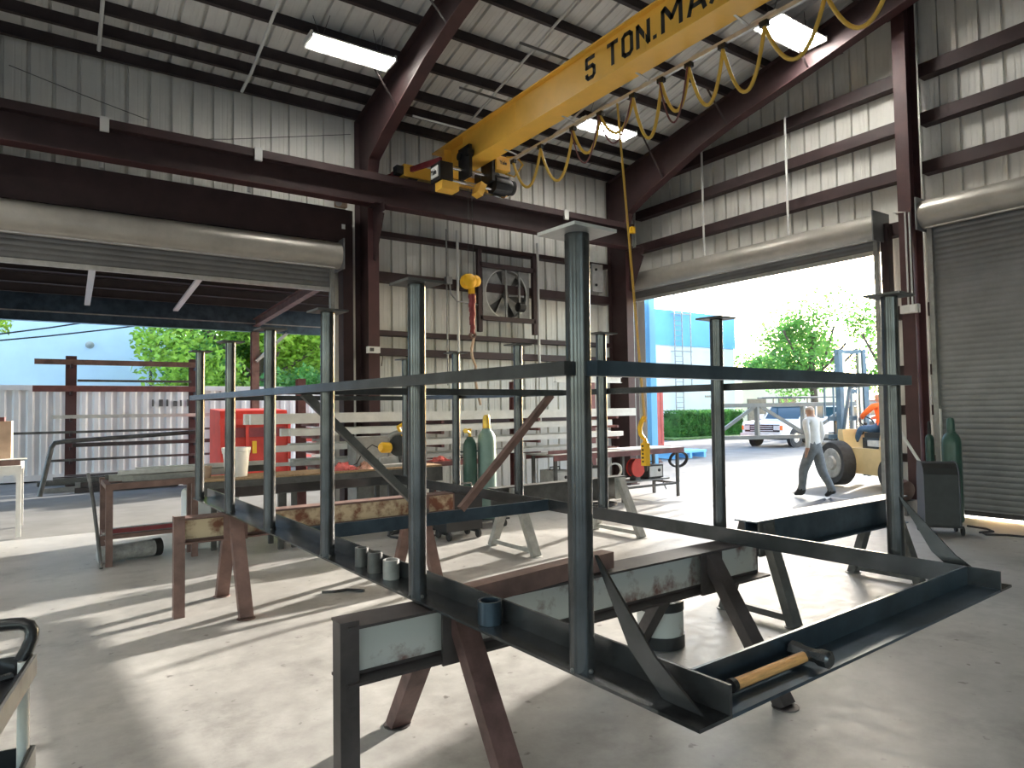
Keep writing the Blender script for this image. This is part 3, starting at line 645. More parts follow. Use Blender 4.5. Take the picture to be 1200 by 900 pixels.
trestle('dark blue-grey trestle standing beyond the right side of the frame', 4.60, 7.05, 3.40, .79, .27, .20, (4.74, 6.76), 'steel_blue', 'steel_grey', rot=.0, spread=.32, web='steel_blue')
g = G(); u_ = Vector((1, .10, 0)).normalized(); g.bar((1.62, 2.72, .846), (2.64, 2.88, .846), .09, .09)
single('timber_beam', g, 'brown_steel', 'reddish brown square bar lying on the front trestle', 'beam', (2.1, 2.8, .80))
# pail under the front trestle
pl = thing('pail', 'white paint-splashed pail with black bands under the front trestle', 'pail', (3.66, 3.45, 0))
b = V(3.66, 3.45, 0)
G().lathe(b, [(.155, 0), (.165, .10), (.165, .10), (.165, .26), (.16, .265)], 26).build('body', 'chipped', pl)
G().lathe(b, [(.158, 0), (.172, .004), (.172, .09), (.166, .09)], 26).build('base_band', 'black_gloss', pl)
G().lathe(b+Z*.262, [(.17, 0), (.17, .065), (.15, .075), (.02, .07)], 26).build('lid', 'black_gloss', pl)

# ------------------------------------------------------------------ tool cart at the left
tc = thing('tool_cart', 'grey shop cart with black trays and tubular corner posts', 'cart', (-.33, 2.2, 0))
R_ = Matrix.Rotation(-.16, 3, 'Z'); cc = V(-.02, 2.53, 0)
def K(x, y, z): return cc + R_ @ V(x, y, z)
for x_, y_ in ((-.025, -.02), (-.60, -.02), (-.025, -.80), (-.60, -.80)):
    G().tube(K(x_, y_, .10), K(x_, y_, .975), .016, 14).build('post', 'white_paint', tc)
    G().lathe(K(x_, y_, .05)-R_ @ Y*.018, [(.05, 0), (.05, .036)], 16, R_ @ Y).build('caster', 'rubber', tc)
for z_ in (.955, .685, .20):
    for (x0, y0, x1, y1) in ((.0, .0, 0, -.84), (0, 0, -.63, 0), (-.63, 0, -.63, -.84), (0, -.84, -.63, -.84)):
        G().bar(K(x0, y0, z_), K(x1, y1, z_), .008, .06).build('tray_rim', 'steel_light', tc)
        ins = lambda x, y: (min(max(x, -.622), -.008), min(max(y, -.832), -.008)); (xa, ya), (xb, yb) = ins(x0, y0), ins(x1, y1)
        G().bar(K(xa, ya, z_+.002), K(xb, yb, z_+.002), .006, .062).build('rim_liner', 'black_gloss', tc)
    G().hexa([K(x, y, z) for z in (z_-.03, z_-.022) for x, y in ((-.625, -.835), (-.005, -.835), (-.005, -.005), (-.625, -.005))]).build('tray', 'black_gloss', tc)
G().path([K(-.035, -.01, .975), K(-.022, .0, 1.00), K(-.012, .01, 1.03), K(-.012, .016, 1.05), K(-.02, .022, 1.066), K(-.04, .027, 1.074), K(-.07, .03, 1.076), K(-.2, .03, 1.076), K(-.55, .03, 1.076), K(-.59, .025, 1.07), K(-.61, .02, 1.05), K(-.62, .01, 1.0), K(-.61, -.01, .975)], .019, 12).build('handle', 'black_gloss', tc)
wr_ = G(); wr_.path([K(-.16, -.16, .945), K(-.10, -.10, .95), K(-.05, -.05, .945)], .012, 8); wr_.ring(K(-.17, -.17, .935), .028, .014, .018, 14)
single('wrench', wr_, 'chrome', 'small bright wrench lying in the top tray of the cart', 'wrench', tuple(K(-.1, -.1, .935)))

# ------------------------------------------------------------------ benches, stock and machines along the side wall
def table_frame(t, x0, x1, y0, y1, z, legm, topm, h=.05, leg=.05, shelf=None, apron=0):
    G().box(x0, x1, y0, y1, z-h, z).build('table_top', topm, t)
    for a in (x0+leg*.6, x1-leg*.6):
        for b_ in (y0+leg*.6, y1-leg*.6): G().box(a-leg/2, a+leg/2, b_-leg/2, b_+leg/2, 0, z-h).build('leg', legm, t)
    if apron:
        for b_ in (y0, y1-.012): G().box(x0, x1, b_, b_+.012, z-h-apron, z-h+.002).build('apron', legm, t)
    if shelf: G().box(x0, x1, y0, y1, shelf-.03, shelf).build('shelf', legm, t)
# brown table by the side door
ta = thing('work_table', 'low brown steel table by the side door loaded with bar stock', 'table', (1.1, 9.3, 0))
G().bar((.56, 8.94, .90), (1.53, 8.97, .915), .07, .07).build('top_rail', 'brown_steel', ta)
G().bar((.56, 9.95, .90), (1.40, 9.97, .915), .07, .07).build('top_rail', 'brown_steel', ta)
for x_ in (.60, 1.49):
    for y_ in (8.95, 9.95 if x_ < 1 else 9.27): G().box(x_-.035, x_+.035, y_-.03, y_+.03, 0, .88).build('leg', 'brown_steel', ta)
    G().bar((x_ if x_ < 1 else 1.40, 8.97, .89), (x_ if x_ < 1 else 1.40, 9.97, .89), .06, .05).build('end_rail', 'brown_steel', ta)
    G().bar((x_, 8.95, .27), (x_, 9.95 if x_ < 1 else 9.27, .27), .05, .05).build('shelf_rail', 'brown_steel', ta)
for k, (y_, z_, x0, x1, w, h, m) in enumerate(((9.1, .965, .85, 1.6, .06, .06, 'steel_light'), (9.2, .965, .75, 1.65, .07, .07, 'horse_grey'), (9.33, .97, .62, 2.2, .08, .08, 'horse_grey'), (9.5, .97, .8, 2.6, .09, .08, 'steel_grey'), (9.2, 1.035, .70, 1.7, .10, .05, 'galv'), (9.36, 1.05, .9, 2.5, .10, .05, 'galv'), (9.65, .96, .6, 2.1, .05, .05, 'steel_grey'), (9.78, .97, .9, 2.4, .08, .08, 'steel_light'))):
    single('steel_bar', G().sec((x0, y_, z_), (x1, y_+.03, z_), Cchan(h, w, .008), Y, Z), m, ('pale short bar at the front edge of the bundle on the low brown table', 'grey bar just behind the front of the bundle on the brown table', 'broad grey bar lying mid bundle on the low brown table', 'dark heavy bar behind the middle of the bundle on the brown table', 'galvanised bar stacked on top of the front of the bundle', 'galvanised bar stacked on top of the middle of the bundle', 'thin dark bar near the yard side of the bundle', 'pale bar at the yard side edge of the bundle')[k], 'steel bar', ((x0+x1)/2, y_, z_-h/2), 'bars on the low brown table')
for k, (y_, z_, m) in enumerate(((9.05, .315, 'brown_steel'), (9.15, .315, 'steel_light'), (9.27, .32, 'horse_grey'), (9.12, .37, 'red_dark'), (9.4, .32, 'steel_grey'), (9.55, .325, 'galv'))):
    single('flat_bar', G().bar((.50+.03*k, y_, z_), (1.42, y_+.02, z_), .055, .045), m, ('brown flat offcut at the front of the brown table\'s lower rails', 'pale flat offcut second on the lower rails of the brown table', 'light grey offcut mid way on the lower rails of the brown table', 'dark red offcut lying on top of the other offcuts on the lower rails', 'dark grey offcut behind the red one on the lower rails', 'galvanised offcut at the back of the lower rails')[k], 'steel bar', (1.1, y_, z_-.025), 'offcuts on the lower rails')
single('pry_bar', G().path([(.42, 9.55, 1.02), (.46, 9.25, .72), (.52, 8.80, .02)], .02, 10), 'steel_grey', 'long dark steel rod leaning against the low brown table', 'rod', (.5, 8.9, 0))
rl = thing('wrapped_roll', 'grey plastic wrapped roll lying on the floor under the brown table', 'roll', (.95, 9.2, 0))
G().lathe((.50, 9.15, .105), [(.06, 0), (.10, .02), (.098, .3), (.10, .6), (.09, .62)], 18, (1, .25, 0)).build('wrap', 'plastic_wrap', rl)
G().lathe((1.08, 9.30, .105), [(.04, 0), (.105, .01), (.105, .09), (.04, .10)], 18, (1, .25, 0)).build('end_ring', 'black', rl)
tk = thing('white_tank', 'round white plastic tank on the floor behind the frame', 'tank', (1.80, 9.66, 0))
G().lathe((1.80, 9.66, 0), [(.33, 0), (.35, .02), (.35, .70), (.33, .74), (.08, .76)], 32).build('body', 'bucket_white', tk)
G().lathe((1.80, 9.66, .76), [(.09, 0), (.09, .05)], 16).build('cap', 'bucket_white', tk)
# long bench
lb_ = thing('long_bench', 'long grey steel bench with a deep channel edge and plank top', 'bench', (3.1, 8.95, 0))
for y_, s in ((8.66, 1), (9.24, -1)):
    G().sec((1.55, y_, .80), (4.75, y_, .80), Cchan(.20, .07, .01), Y*s, Z).build('side_channel', 'steel_grey', lb_)
for k in range(4): G().box(1.56, 4.74, 8.66+.147*k, 8.66+.147*k+.140, .905, .93).build('plank', 'wood', lb_)
for x_ in (1.75, 2.45, 2.62, 3.95, 4.25, 4.6):
    for y_ in (8.72, 9.18): G().box(x_-.03, x_+.03, y_-.03, y_+.03, 0, .70).build('leg', 'steel_grey', lb_)
G().bar((1.75, 8.72, .25), (4.6, 8.72, .25), .04, .04).build('stretcher', 'steel_light', lb_)
bk = thing('bucket', 'white plastic bucket standing on the long bench', 'bucket', (1.97, 8.95, .93))
G().lathe((1.97, 8.95, .931), [(.13, 0), (.16, .31), (.172, .315), (.172, .36), (.16, .36), (.155, .33)], 26).build('body', 'bucket_white', bk)
G().ring((1.97, 8.95, 1.22), .168, .158, .018, 26).build('rib', 'bucket_white', bk)
single('small_pail', G().lathe((1.62, 9.05, .931), [(.07, 0), (.085, .13), (.08, .14)], 18), 'cardboard', 'small dull pail beside the white bucket', 'pail', (1.62, 9.05, .931))
def rag(label, c, sx, sy, h, m):
    n = 12; vs = []; fs = []
    for i in range(n+1):
        for j in range(n+1):
            u_, v_ = i/n*2-1, j/n*2-1; e = max(0, 1-u_*u_)*max(0, 1-v_*v_)
            vs.append((c[0]+u_*sx+.02*rnd.uniform(-1, 1), c[1]+v_*sy+.02*rnd.uniform(-1, 1), c[2]+.004+e*h*rnd.uniform(.35, 1.2)))
    for i in range(n):
        for j in range(n): a = i*(n+1)+j; fs.append((a, a+n+1, a+n+2, a+1))
    for i in range(n+1): pass
    k = len(vs); vs += [(x, y, c[2]) for x, y, z in vs]; fs += [tuple(q+k for q in reversed(f)) for f in list(fs)]
    rim = [j for j in range(n+1)] + [i*(n+1)+n for i in range(1, n+1)] + [n*(n+1)+j for j in range(n-1, -1, -1)] + [i*(n+1) for i in range(n-1, 0, -1)]
    for q in range(len(rim)): a, b2 = rim[q], rim[(q+1) % len(rim)]; fs.append((a, b2, b2+k, a+k))
    single('rag', G().add(vs, fs), m, label, 'rag', c)
rag('crumpled red rag at the edge of the long bench', (3.30, 8.83, .931), .20, .13, .10, 'rag_red')
rag('crumpled pink and orange rag on the long bench', (3.62, 8.78, .931), .11, .08, .10, 'rag_pink')
# cut-off saw
sw = thing('cutoff_saw', 'yellow handled cut-off saw with grey guard standing on the bench', 'saw', (4.25, 8.97, .93))
G().box(3.95, 4.62, 8.80, 9.15, .931, .97).build('base', 'galv', sw)
G().hexa([(4.00, 9.02, .97), (4.60, 9.02, .97), (4.60, 9.06, .97), (4.00, 9.06, .97), (4.00, 9.02, 1.05), (4.60, 9.02, 1.12), (4.60, 9.06, 1.12), (4.00, 9.06, 1.05)]).build('fence', 'galv', sw)
G().bar((4.33, 9.0, .97), (4.27, 8.97, 1.20), .06, .06).build('pivot_arm', 'steel', sw)
G().lathe((4.24, 8.90, 1.22), [(.15, 0), (.155, .01), (.15, .02)], 26, (.55, .83, 0)).build('abrasive_disc', 'black', sw)
arc = [(4.24+.175*math.cos(a)*.83, 8.90-.175*math.cos(a)*.55, 1.22+.19*math.sin(a)) for a in [math.radians(q) for q in range(-40, 150, 14)]]
G().path(arc, .035, 10).build('guard', 'steel_light', sw)
G().lathe((4.10, 8.90, 1.20), [(.05, 0), (.075, .02), (.075, .14), (.055, .17)], 18, (-.83, -.2, .05)).build('motor', 'yellow_bright', sw)
G().path([(4.27, 8.88, 1.36), (4.34, 8.85, 1.42), (4.38, 8.83, 1.48), (4.36, 8.83, 1.53), (4.28, 8.86, 1.525), (4.22, 8.89, 1.49), (4.25, 8.88, 1.42)], .028, 10).build('handle', 'yellow_bright', sw)
G().path([(3.98, 8.92, 1.18), (3.85, 8.95, 1.25), (3.72, 8.95, 1.16), (3.62, 8.95, 1.0), (3.5, 8.98, .94)], .008, 6).build('power_cord', 'black', sw)
for _o in [sw]: _o.location.x -= .09; _o.location.y -= .06
# stock rack with long white steel
sr = thing('stock_rack', 'cantilever rack of maroon posts and arms along the side wall', 'rack', (6.5, 10.6, 0))
for x_ in (3.3, 5.4, 7.4, 9.35):
    G().sec((x_, 10.62, 0), (x_, 10.62, 2.25), Ibeam(.15, .12, .01, .008), X, Y).build('rack_post', 'maroon', sr)
    G().box(x_-.08, x_+.08, 9.75, 10.7, 0, .08).build('rack_foot', 'maroon', sr)
    for z_ in (.95, 1.16, 1.38, 1.56): G().bar((x_, 10.56, z_-.03), (x_, 9.82, z_-.03), .05, .05).build('rack_arm', 'maroon', sr)
lv = [(1.56, [(9.86, 2.35, 9.85, .10, .145), (9.98, 2.3, 9.95, .10, .15), (10.1, 2.6, 9.9, .10, .10), (10.22, 2.5, 9.8, .1, .1), (10.34, 3.0, 9.7, .1, .12)]),
      (1.38, [(9.86, 2.9, 9.2, .08, .10), (9.97, 2.8, 9.3, .08, .11), (10.1, 2.9, 9.25, .10, .06), (10.24, 3, 9.15, .08, .08)]),
      (1.16, [(9.86, 2.6, 9.45, .08, .09), (9.97, 2.9, 9.6, .09, .09), (10.1, 2.8, 9.55, .1, .08), (10.24, 3.0, 9.5, .1, .1)]),
      (.95, [(9.86, 2.9, 8.7, .06, .06), (9.96, 2.7, 8.9, .07, .05), (10.08, 3.0, 9.0, .09, .07), (10.22, 3.0, 8.9, .08, .08)])]
for z_, bars in lv:
    nm = {1.56: 'top', 1.38: 'second', 1.16: 'third', .95: 'lowest'}[z_]
    for k, (y_, x0, x1, w, h) in enumerate(bars):
        single('steel_tube', G().bar((x0, y_, z_+h/2-.004), (x1, y_, z_+h/2-.004), w, h), ('white_paint' if z_ > 1.1 or k % 2 else 'galv') if k != 2 else 'galv', 'long pale steel tube %s, %s level of the stock rack' % (('at the arm tips', 'second from the arm tips', 'third from the arm tips', 'fourth from the arm tips', 'against the rack posts')[k], nm), 'steel tube', ((x0+x1)/2, y_, z_-.004), 'tubes on the %s rack level' % nm)
ib = G().sec((8.4, 10.60, 2.31), (10.2, 10.60, 2.31), Ibeam(.12, .10, .012, .012), Y, Z)
single('steel_joist', ib, 'white_paint', 'pale steel joist lying across the tops of the rack posts', 'joist', (9.3, 10.6, 2.25))
cb = thing('control_cabinet', 'grey sheet metal cabinet behind the cut-off saw', 'cabinet', (4.25, 9.6, 0))
G().box(3.75, 4.75, 9.45, 9.80, .05, 1.34).build('body', 'steel_light', cb); G().box(3.77, 4.24, 9.435, 9.45, .1, 1.30).build('door', 'steel_light', cb); G().box(4.26, 4.73, 9.435, 9.45, .1, 1.30).build('door', 'steel_light', cb)
G().box(4.19, 4.22, 9.42, 9.435, .62, .78).build('handle', 'chrome', cb)
for x_ in (3.8, 4.7): G().box(x_-.03, x_+.03, 9.47, 9.78, 0, .05).build('foot', 'steel', cb)
# fabrication table with welding gear below
tb = thing('fabrication_table', 'long maroon edged fabrication table near the raised doorway', 'table', (8.5, 9.25, 0))
G().box(6.95, 10.15, 8.85, 9.62, .915, .94).build('top_plate', 'steel_light', tb)
G().box(6.95, 10.15, 8.835, 8.85, .84, .935).build('edge_channel', 'maroon', tb); G().box(10.15, 10.165, 8.85, 9.62, .84, .935).build('edge_channel', 'maroon', tb); G().box(6.95, 10.15, 9.62, 9.635, .84, .935).build('edge_channel', 'maroon', tb)
for x_ in (7.05, 8.6, 10.05):
    for y_ in (8.93, 9.55): G().box(x_-.025, x_+.025, y_-.025, y_+.025, 0, .915).build('leg', 'steel_grey', tb)
G().bar((7.05, 8.93, .25), (10.05, 8.93, .25), .04, .04).build('stretcher', 'steel_grey', tb); G().bar((10.05, 8.93, .25), (10.05, 9.55, .25), .04, .04).build('stretcher', 'steel_grey', tb)
G().bar((10.05, 9.5, .55), (9.75, 8.95, .15), .02, .02).build('brace', 'steel_grey', tb)
G().box(7.1, 9.9, 9.0, 9.5, .33, .36).build('lower_shelf', 'steel_light', tb)
for k, (x_, y_, w, d_, h, m, nm, lab) in enumerate(((7.25, 9.2, .35, .4, .30, 'steel_light', 'welding_machine', 'pale grey welding machine on the lower shelf of the fabrication table'), (8.0, 9.22, .45, .42, .32, 'black_gloss', 'welding_machine', 'black welding machine on the lower shelf of the fabrication table'), (9.55, 9.2, .4, .36, .26, 'black_gloss', 'battery_case', 'black case at the far end of the lower shelf'))):
    w_ = thing(nm, lab, 'welder' if k < 2 else 'case', (x_, y_, .36))
    G().box(x_-w/2, x_+w/2, y_-d_/2, y_+d_/2, .375, .36+h).build('housing', m, w_); G().box(x_-w*.42, x_+w*.42, y_-d_/2-.008, y_-d_/2, .40, .36+h*.9).build('front_panel', 'galv', w_)
    G().path([(x_-w*.3, y_, .36+h), (x_-w*.3, y_, .36+h+.05), (x_+w*.3, y_, .36+h+.05), (x_+w*.3, y_, .36+h)], .01, 8).build('handle', 'black', w_)
    for a in (-1, 1): G().box(x_+a*w*.4-.02, x_+a*w*.4+.02, y_-d_*.4, y_+d_*.4, .361, .376).build('foot', 'rubber', w_)
    G().lathe((x_+w*.2, y_-d_/2-.008, .36+h*.6), [(.03, 0), (.025, .02)], 12, (0, -1, 0)).build('knob', 'black', w_)
rr_ = thing('hose_reel', 'dark red round hose reel under the fabrication table', 'hose reel', (9.0, 9.0, .36))
G().lathe((9.0, 8.93, .60), [(.06, 0), (.17, .0), (.17, .02), (.11, .03), (.11, .12), (.17, .13), (.17, .15), (.06, .15)], 24, (0, 1, 0)).build('spool', 'red', rr_)
G().ring((9.0, 8.965, .60), .155, .10, .09, 24, (0, 1, 0)).build('hose', 'red_dark', rr_); G().box(8.94, 9.06, 8.95, 9.10, .361, .46).build('stand', 'steel', rr_)
def coil(label, c, r, n, m, ax=(0, 1, 0), rt=.014, nm='cable_coil', dz=.012):
    ax = V(ax).normalized(); u_, v_ = perp(ax); pts = []
    for k in range(n*18+1):
        a = 2*pi*k/18; rr = r*(1+.07*math.sin(k*.37)); pts.append(V(c)+ax*(dz*k/18+.01*math.sin(k*.9))+u_*rr*math.cos(a)+v_*rr*math.sin(a)*.8)
    zmin = min(p.z for p in pts)
    single(nm, G().path(pts, rt, 7), m, label, 'cable', (c[0], c[1], zmin-rt))
coil('black cable coil hanging at the end of the fabrication table', (10.36, 9.15, .66), .19, 4, 'rubber', (.35, 1, .3), .018)
G().bar((10.165, 9.2, .875), (10.40, 9.2, .84), .03, .02).build('coil_hook', 'steel', tb)
coil('pale hose coil heaped on the lower shelf', (7.65, 8.97, .54), .14, 4, 'galv', (0, 1, .2))
coil('white hose coil draped beside the welding machine', (8.4, 8.92, .58), .16, 3, 'white_paint', (.1, 1, .1))
coil('thin black cable coil on the floor below the fabrication table', (7.9, 8.75, .03), .28, 3, 'rubber', (0, 0, 1), .014)
single('angle_iron', G().sec((7.0, 9.05, .942), (8.3, 9.12, .942), Langle(.06, .006), Y, Z), 'maroon', 'maroon angle iron lying on the fabrication table', 'steel bar', (7.65, 9.05, .941))
single('steel_sheet', G().box(8.7, 9.9, 8.95, 9.5, .941, .952), 'white_paint', 'pale steel sheet lying on the fabrication table', 'steel sheet', (9.3, 9.2, .941))
# maroon side table with rag and grinder
st_ = thing('side_table', 'small maroon steel table behind the second frame post', 'table', (5.2, 9.4, 0)); table_frame(st_, 4.85, 5.75, 9.15, 9.55, .93, 'maroon', 'maroon', .07, .05)
rag('red and white rag on the small maroon table', (5.05, 9.3, .931), .14, .10, .07, 'rag_red')
gd = thing('angle_grinder', 'black angle grinder with long body on the small maroon table', 'grinder', (5.45, 9.3, .93))
G().tube((5.28, 9.25, .975), (5.60, 9.30, .985), .032, 12).build('body', 'black', gd); G().lathe((5.63, 9.30, .94), [(.06, 0), (.06, .008)], 18).build('disc', 'steel', gd); G().ball((5.63, 9.30, .985), .05, 12).build('head', 'black', gd)
# gas bottles on their cart
bc = thing('bottle_cart', 'small wheeled steel bottle cart behind the frame', 'cart', (5.27, 8.42, 0))
G().box(4.95, 5.64, 8.25, 8.66, .10, .125).build('deck', 'steel', bc)
for x_ in (4.97, 5.62): G().tube((x_, 8.62, .12), (x_, 8.62, 1.10), .016, 10).build('upright', 'steel', bc)
G().tube((4.97, 8.62, 1.1), (5.62, 8.62, 1.1), .016, 10).build('handle', 'steel', bc)
for x_, y_, r_ in ((4.98, 8.58, .11), (5.60, 8.58, .11), (5.02, 8.28, .05), (5.56, 8.28, .05)): G().lathe((x_-.02, y_, r_), [(r_*.4, 0), (r_, .004), (r_, .04), (r_*.4, .044)], 16, (1, 0, 0)).build('wheel', 'rubber', bc)
def bottle(label, x_, y_, z_, r, h, m, capm, group=None, valve='cap'):
    b_ = thing('gas_cylinder', label, 'gas cylinder', (x_, y_, z_)); c = V(x_, y_, z_)
    G().lathe(c, [(r*.9, .001), (r, .03), (r, h*.86), (r*.93, h*.91), (r*.72, h*.955), (r*.42, h*.985), (r*.36, h)], 26).build('body', m, b_)
    if valve == 'cap': G().lathe(c+Z*(h-.005), [(r*.42, 0), (r*.44, .02), (r*.40, .15), (r*.30, .19), (r*.1, .20)], 18).build('valve_cap', capm, b_)
    else:
        G().lathe(c+Z*(h-.005), [(.022, 0), (.022, .09), (.03, .10), (.03, .12)], 12).build('valve', capm, b_)
        G().tube(c+Z*(h+.05), c+Z*(h+.07)+V(-.10, -.06, .02), .02, 10).build('regulator', capm, b_); G().lathe(c+Z*(h+.07)+V(-.11, -.07, .02), [(.035, 0), (.035, .02)], 14, (-.5, -.8, 0)).build('gauge', capm, b_)
    G().ring(c+Z*(h-.03), r*.5, r*.36, .02, 18).build('neck_ring', m, b_)
    return b_
bottle('pale green gas cylinder with tall yellow valve cap on the wheeled cart', 5.35, 8.40, .126, .135, 1.32, 'green_pale', 'brass')
bottle('dark green gas cylinder with brass regulator on the wheeled cart', 5.09, 8.45, .126, .10, 1.20, 'green_tank', 'brass', valve='reg')
# floor clutter by the cart
coil('black cable lying on the floor behind the cross beam', (4.2, 8.4, .02), .4, 2, 'rubber', (0, 0, 1), .014, 'floor_cable')
wm = thing('wire_feeder', 'dark wire feeder unit behind the second post of the frame', 'machine', (4.55, 7.9, 0))
G().box(4.30, 4.85, 7.75, 8.1, .12, .62).build('housing', 'black_gloss', wm); G().path([(4.35, 7.92, .62), (4.38, 7.92, .72), (4.78, 7.92, .72), (4.8, 7.92, .62)], .015, 8).build('handle', 'chrome', wm)
for x_ in (4.35, 4.8):
    for y_ in (7.78, 8.07): G().lathe((x_-.02, y_, .06), [(.02, 0), (.06, .004), (.06, .036), (.02, .04)], 14, (1, 0, 0)).build('caster', 'rubber', wm)
    G().box(x_-.02, x_+.02, 7.78, 8.07, .07, .121).build('caster_mount', 'steel', wm)
# white table at the far left edge
wt = thing('white_table', 'white top table with teal striped legs just outside the side door', 'table', (-.75, 12.6, 0)); table_frame(wt, -1.4, -.28, 12.0, 13.3, 1.02, 'white_paint', 'white_paint', .05, .06, apron=.08)
for x_ in (-.37,):
    for y_ in (12.04, 13.26): G().box(x_+.048, x_+.052, y_-.02, y_+.02, .05, .90).build('leg_stripe', 'teal', wt)
cbx = thing('cardboard_carton', 'tall worn carton standing on the white table', 'carton', (-.8, 12.7, 1.02)); G().box(-1.25, -.42, 12.35, 13.1, 1.021, 1.66).build('box', 'cardboard', cbx); G().box(-1.28, -.50, 12.32, 12.7, 1.66, 1.72).build('flap', 'maroon', cbx)
single('offcut_channel', G().sec((-1.3, 12.15, 1.06), (-.30, 12.10, 1.06), Cchan(.08, .08, .01), Y, Z), 'brown_steel', 'brown channel offcut on the white table', 'steel bar', (-.8, 12.12, 1.021))
single('offcut_sheet', G().bar((-1.2, 12.16, 1.107), (-.22, 12.2, 1.107), .2, .012), 'white_paint', 'white sheet offcut on the white table beside the carton', 'steel sheet', (-.7, 12.2, 1.10))

# ------------------------------------------------------------------ wall mounted things
fn_ = thing('wall_fan', 'square grey exhaust fan with belt motor set in a maroon wall frame', 'fan', (7.75, 11.3, 3.3))
for a, b in (((7.06, 3.27), (7.06, 4.93)), ((8.42, 3.27), (8.42, 4.93)), ((7.06, 4.62), (8.42, 4.62)), ((7.06, 3.55), (8.42, 3.55))):
    G().bar((a[0], 11.28, a[1]), (b[0], 11.28, b[1]), .09, .09, Y).build('frame_bar', 'primer', fn_)
g = G(); N_ = 32; cx_, cz_ = 7.76, 4.085; sq = []
for i in range(N_):
    a = 2*pi*i/N_; m_ = max(abs(math.cos(a)), abs(math.sin(a))); sq.append((cx_+.60*math.cos(a)/m_*.96, cz_+.52*math.sin(a)/m_*.95))
vs = [(x_, 11.34, z_) for x_, z_ in sq] + [(cx_+.53*math.cos(2*pi*i/N_), 11.34, cz_+.49*math.sin(2*pi*i/N_)) for i in range(N_)] + [(cx_+.53*math.cos(2*pi*i/N_), 11.46, cz_+.49*math.sin(2*pi*i/N_)) for i in range(N_)]
g.add(vs, [(i, (i+1) % N_, N_+(i+1) % N_, N_+i) for i in range(N_)] + [(N_+i, N_+(i+1) % N_, 2*N_+(i+1) % N_, 2*N_+i) for i in range(N_)]); g.build('fan_plate', 'steel_light', fn_)
G().ring((cx_, 11.335, cz_), .525, .50, .03, 36, (0, 1, 0)).build('venturi_ring', 'galv', fn_)
for k in range(6):
    a = 2*pi*k/6+.2; u_ = V(math.cos(a), 0, math.sin(a)); w_ = V(-math.sin(a), 0, math.cos(a)); c = V(cx_, 11.42, cz_)
    G().hexa([c+u_*.07+w_*-.05+Y*-.03, c+u_*.07+w_*.05+Y*.02, c+u_*.47+w_*.20+Y*.035, c+u_*.47+w_*-.12+Y*-.04, c+u_*.07+w_*-.05+Y*-.026, c+u_*.07+w_*.05+Y*.024, c+u_*.47+w_*.20+Y*.039, c+u_*.47+w_*-.12+Y*-.036]).build('blade', 'steel_light', fn_)
G().lathe((cx_, 11.36, cz_), [(.02, 0), (.08, .01), (.08, .08)], 16, (0, 1, 0)).build('hub', 'steel_grey', fn_)
for dx in (-.03, .30): G().bar((cx_+dx, 11.31, cz_-.5), (cx_+dx, 11.31, cz_+.5), .04, .03, Y).build('support_bar', 'steel_light', fn_)
G().lathe((cx_+.16, 11.20, cz_-.27), [(.05, 0), (.10, .02), (.10, .16), (.05, .18)], 16, (1, 0, 0)).build('motor', 'black', fn_)
G().box(7.20, 8.32, 11.47, 11.49, 3.6, 4.6).build('shutter', 'steel_grey', fn_)
def conduit(label, pts, r=.02, m='conduit'):
    single('conduit', G().path(pts, r, 8), m, label, 'conduit', tuple(min(pts, key=lambda p: p[2])))
conduit('white conduit rising beside the yellow hook block on the side wall', [(6.60, 11.33, 5.24), (6.60, 11.33, 1.2)], .028)
conduit('thin grey conduit left of the white one on the side wall', [(6.36, 11.34, 5.24), (6.36, 11.34, 2.2)], .016, 'steel_light')
conduit('white conduit to the right of the exhaust fan', [(8.56, 11.32, 5.24), (8.56, 11.32, 1.2)], .028)
conduit('flexible grey conduit looping from the wall box to the fan', [(6.40, 11.30, 4.18), (6.42, 11.30, 3.98), (6.55, 11.28, 3.84), (6.75, 11.27, 3.82), (7.02, 11.27, 3.80)], .018, 'steel_light')
conduit('white rod on the upper end wall nearest the corner frame', [(11.40, 9.24, 7.12), (11.40, 9.24, 4.9)], .022)
conduit('white rod on the upper end wall over the middle of the raised door', [(11.40, 7.28, 7.14), (11.40, 7.28, 4.9)], .022)
conduit('white sag rod crossing the roof above the side door', [(2.60, 9.0, zpur(9.0)-.03), (2.61, 10.84, zpur(10.84)-.03), (2.56, 11.25, 6.93)], .026)
conduit('white sag rod at the roof edge near the end of the runway', [(.56, 9.6, zpur(9.6)-.03), (.58, 11.2, zpur(11.2)-.03)], .026)
conduit('white roof rod passing behind the crane girder', [(6.45, 5.6, zpur(5.6)-.02), (6.50, 10.6, zpur(10.6)-.02)], .022)
conduit('white roof rod beyond the festoon cable', [(8.35, 6.6, zpur(6.6)-.02), (8.30, 10.9, zpur(10.9)-.02)], .022)
conduit('pale conduit bending over the end wall column, left of the pair', [(11.45, 5.30, 4.78), (11.18, 5.27, 4.78), (11.17, 5.10, 4.74), (11.17, 5.10, 3.24)], .014)
conduit('pale conduit running down the end wall column, right of the pair', [(11.17, 5.04, 4.72), (11.17, 5.04, 3.24)], .014)
conduit('short pale pipe above the header by the maroon corner', [(2.66, 11.2, 5.29), (2.66, 11.2, 5.60)], .03)
conduit('short pale pipe above the header near the left end', [(.62, 11.2, 5.29), (.62, 11.2, 5.55)], .03)
bx_ = thing('junction_box', 'white electrical box on the end wall column under two conduits', 'electrical box', (11.15, 5.06, 3.12)); G().box(11.08, 11.175, 4.93, 5.19, 3.12, 3.25).build('box', 'white_paint', bx_); G().box(11.072, 11.08, 4.95, 5.04, 3.135, 3.235).build('cover', 'label_white', bx_)
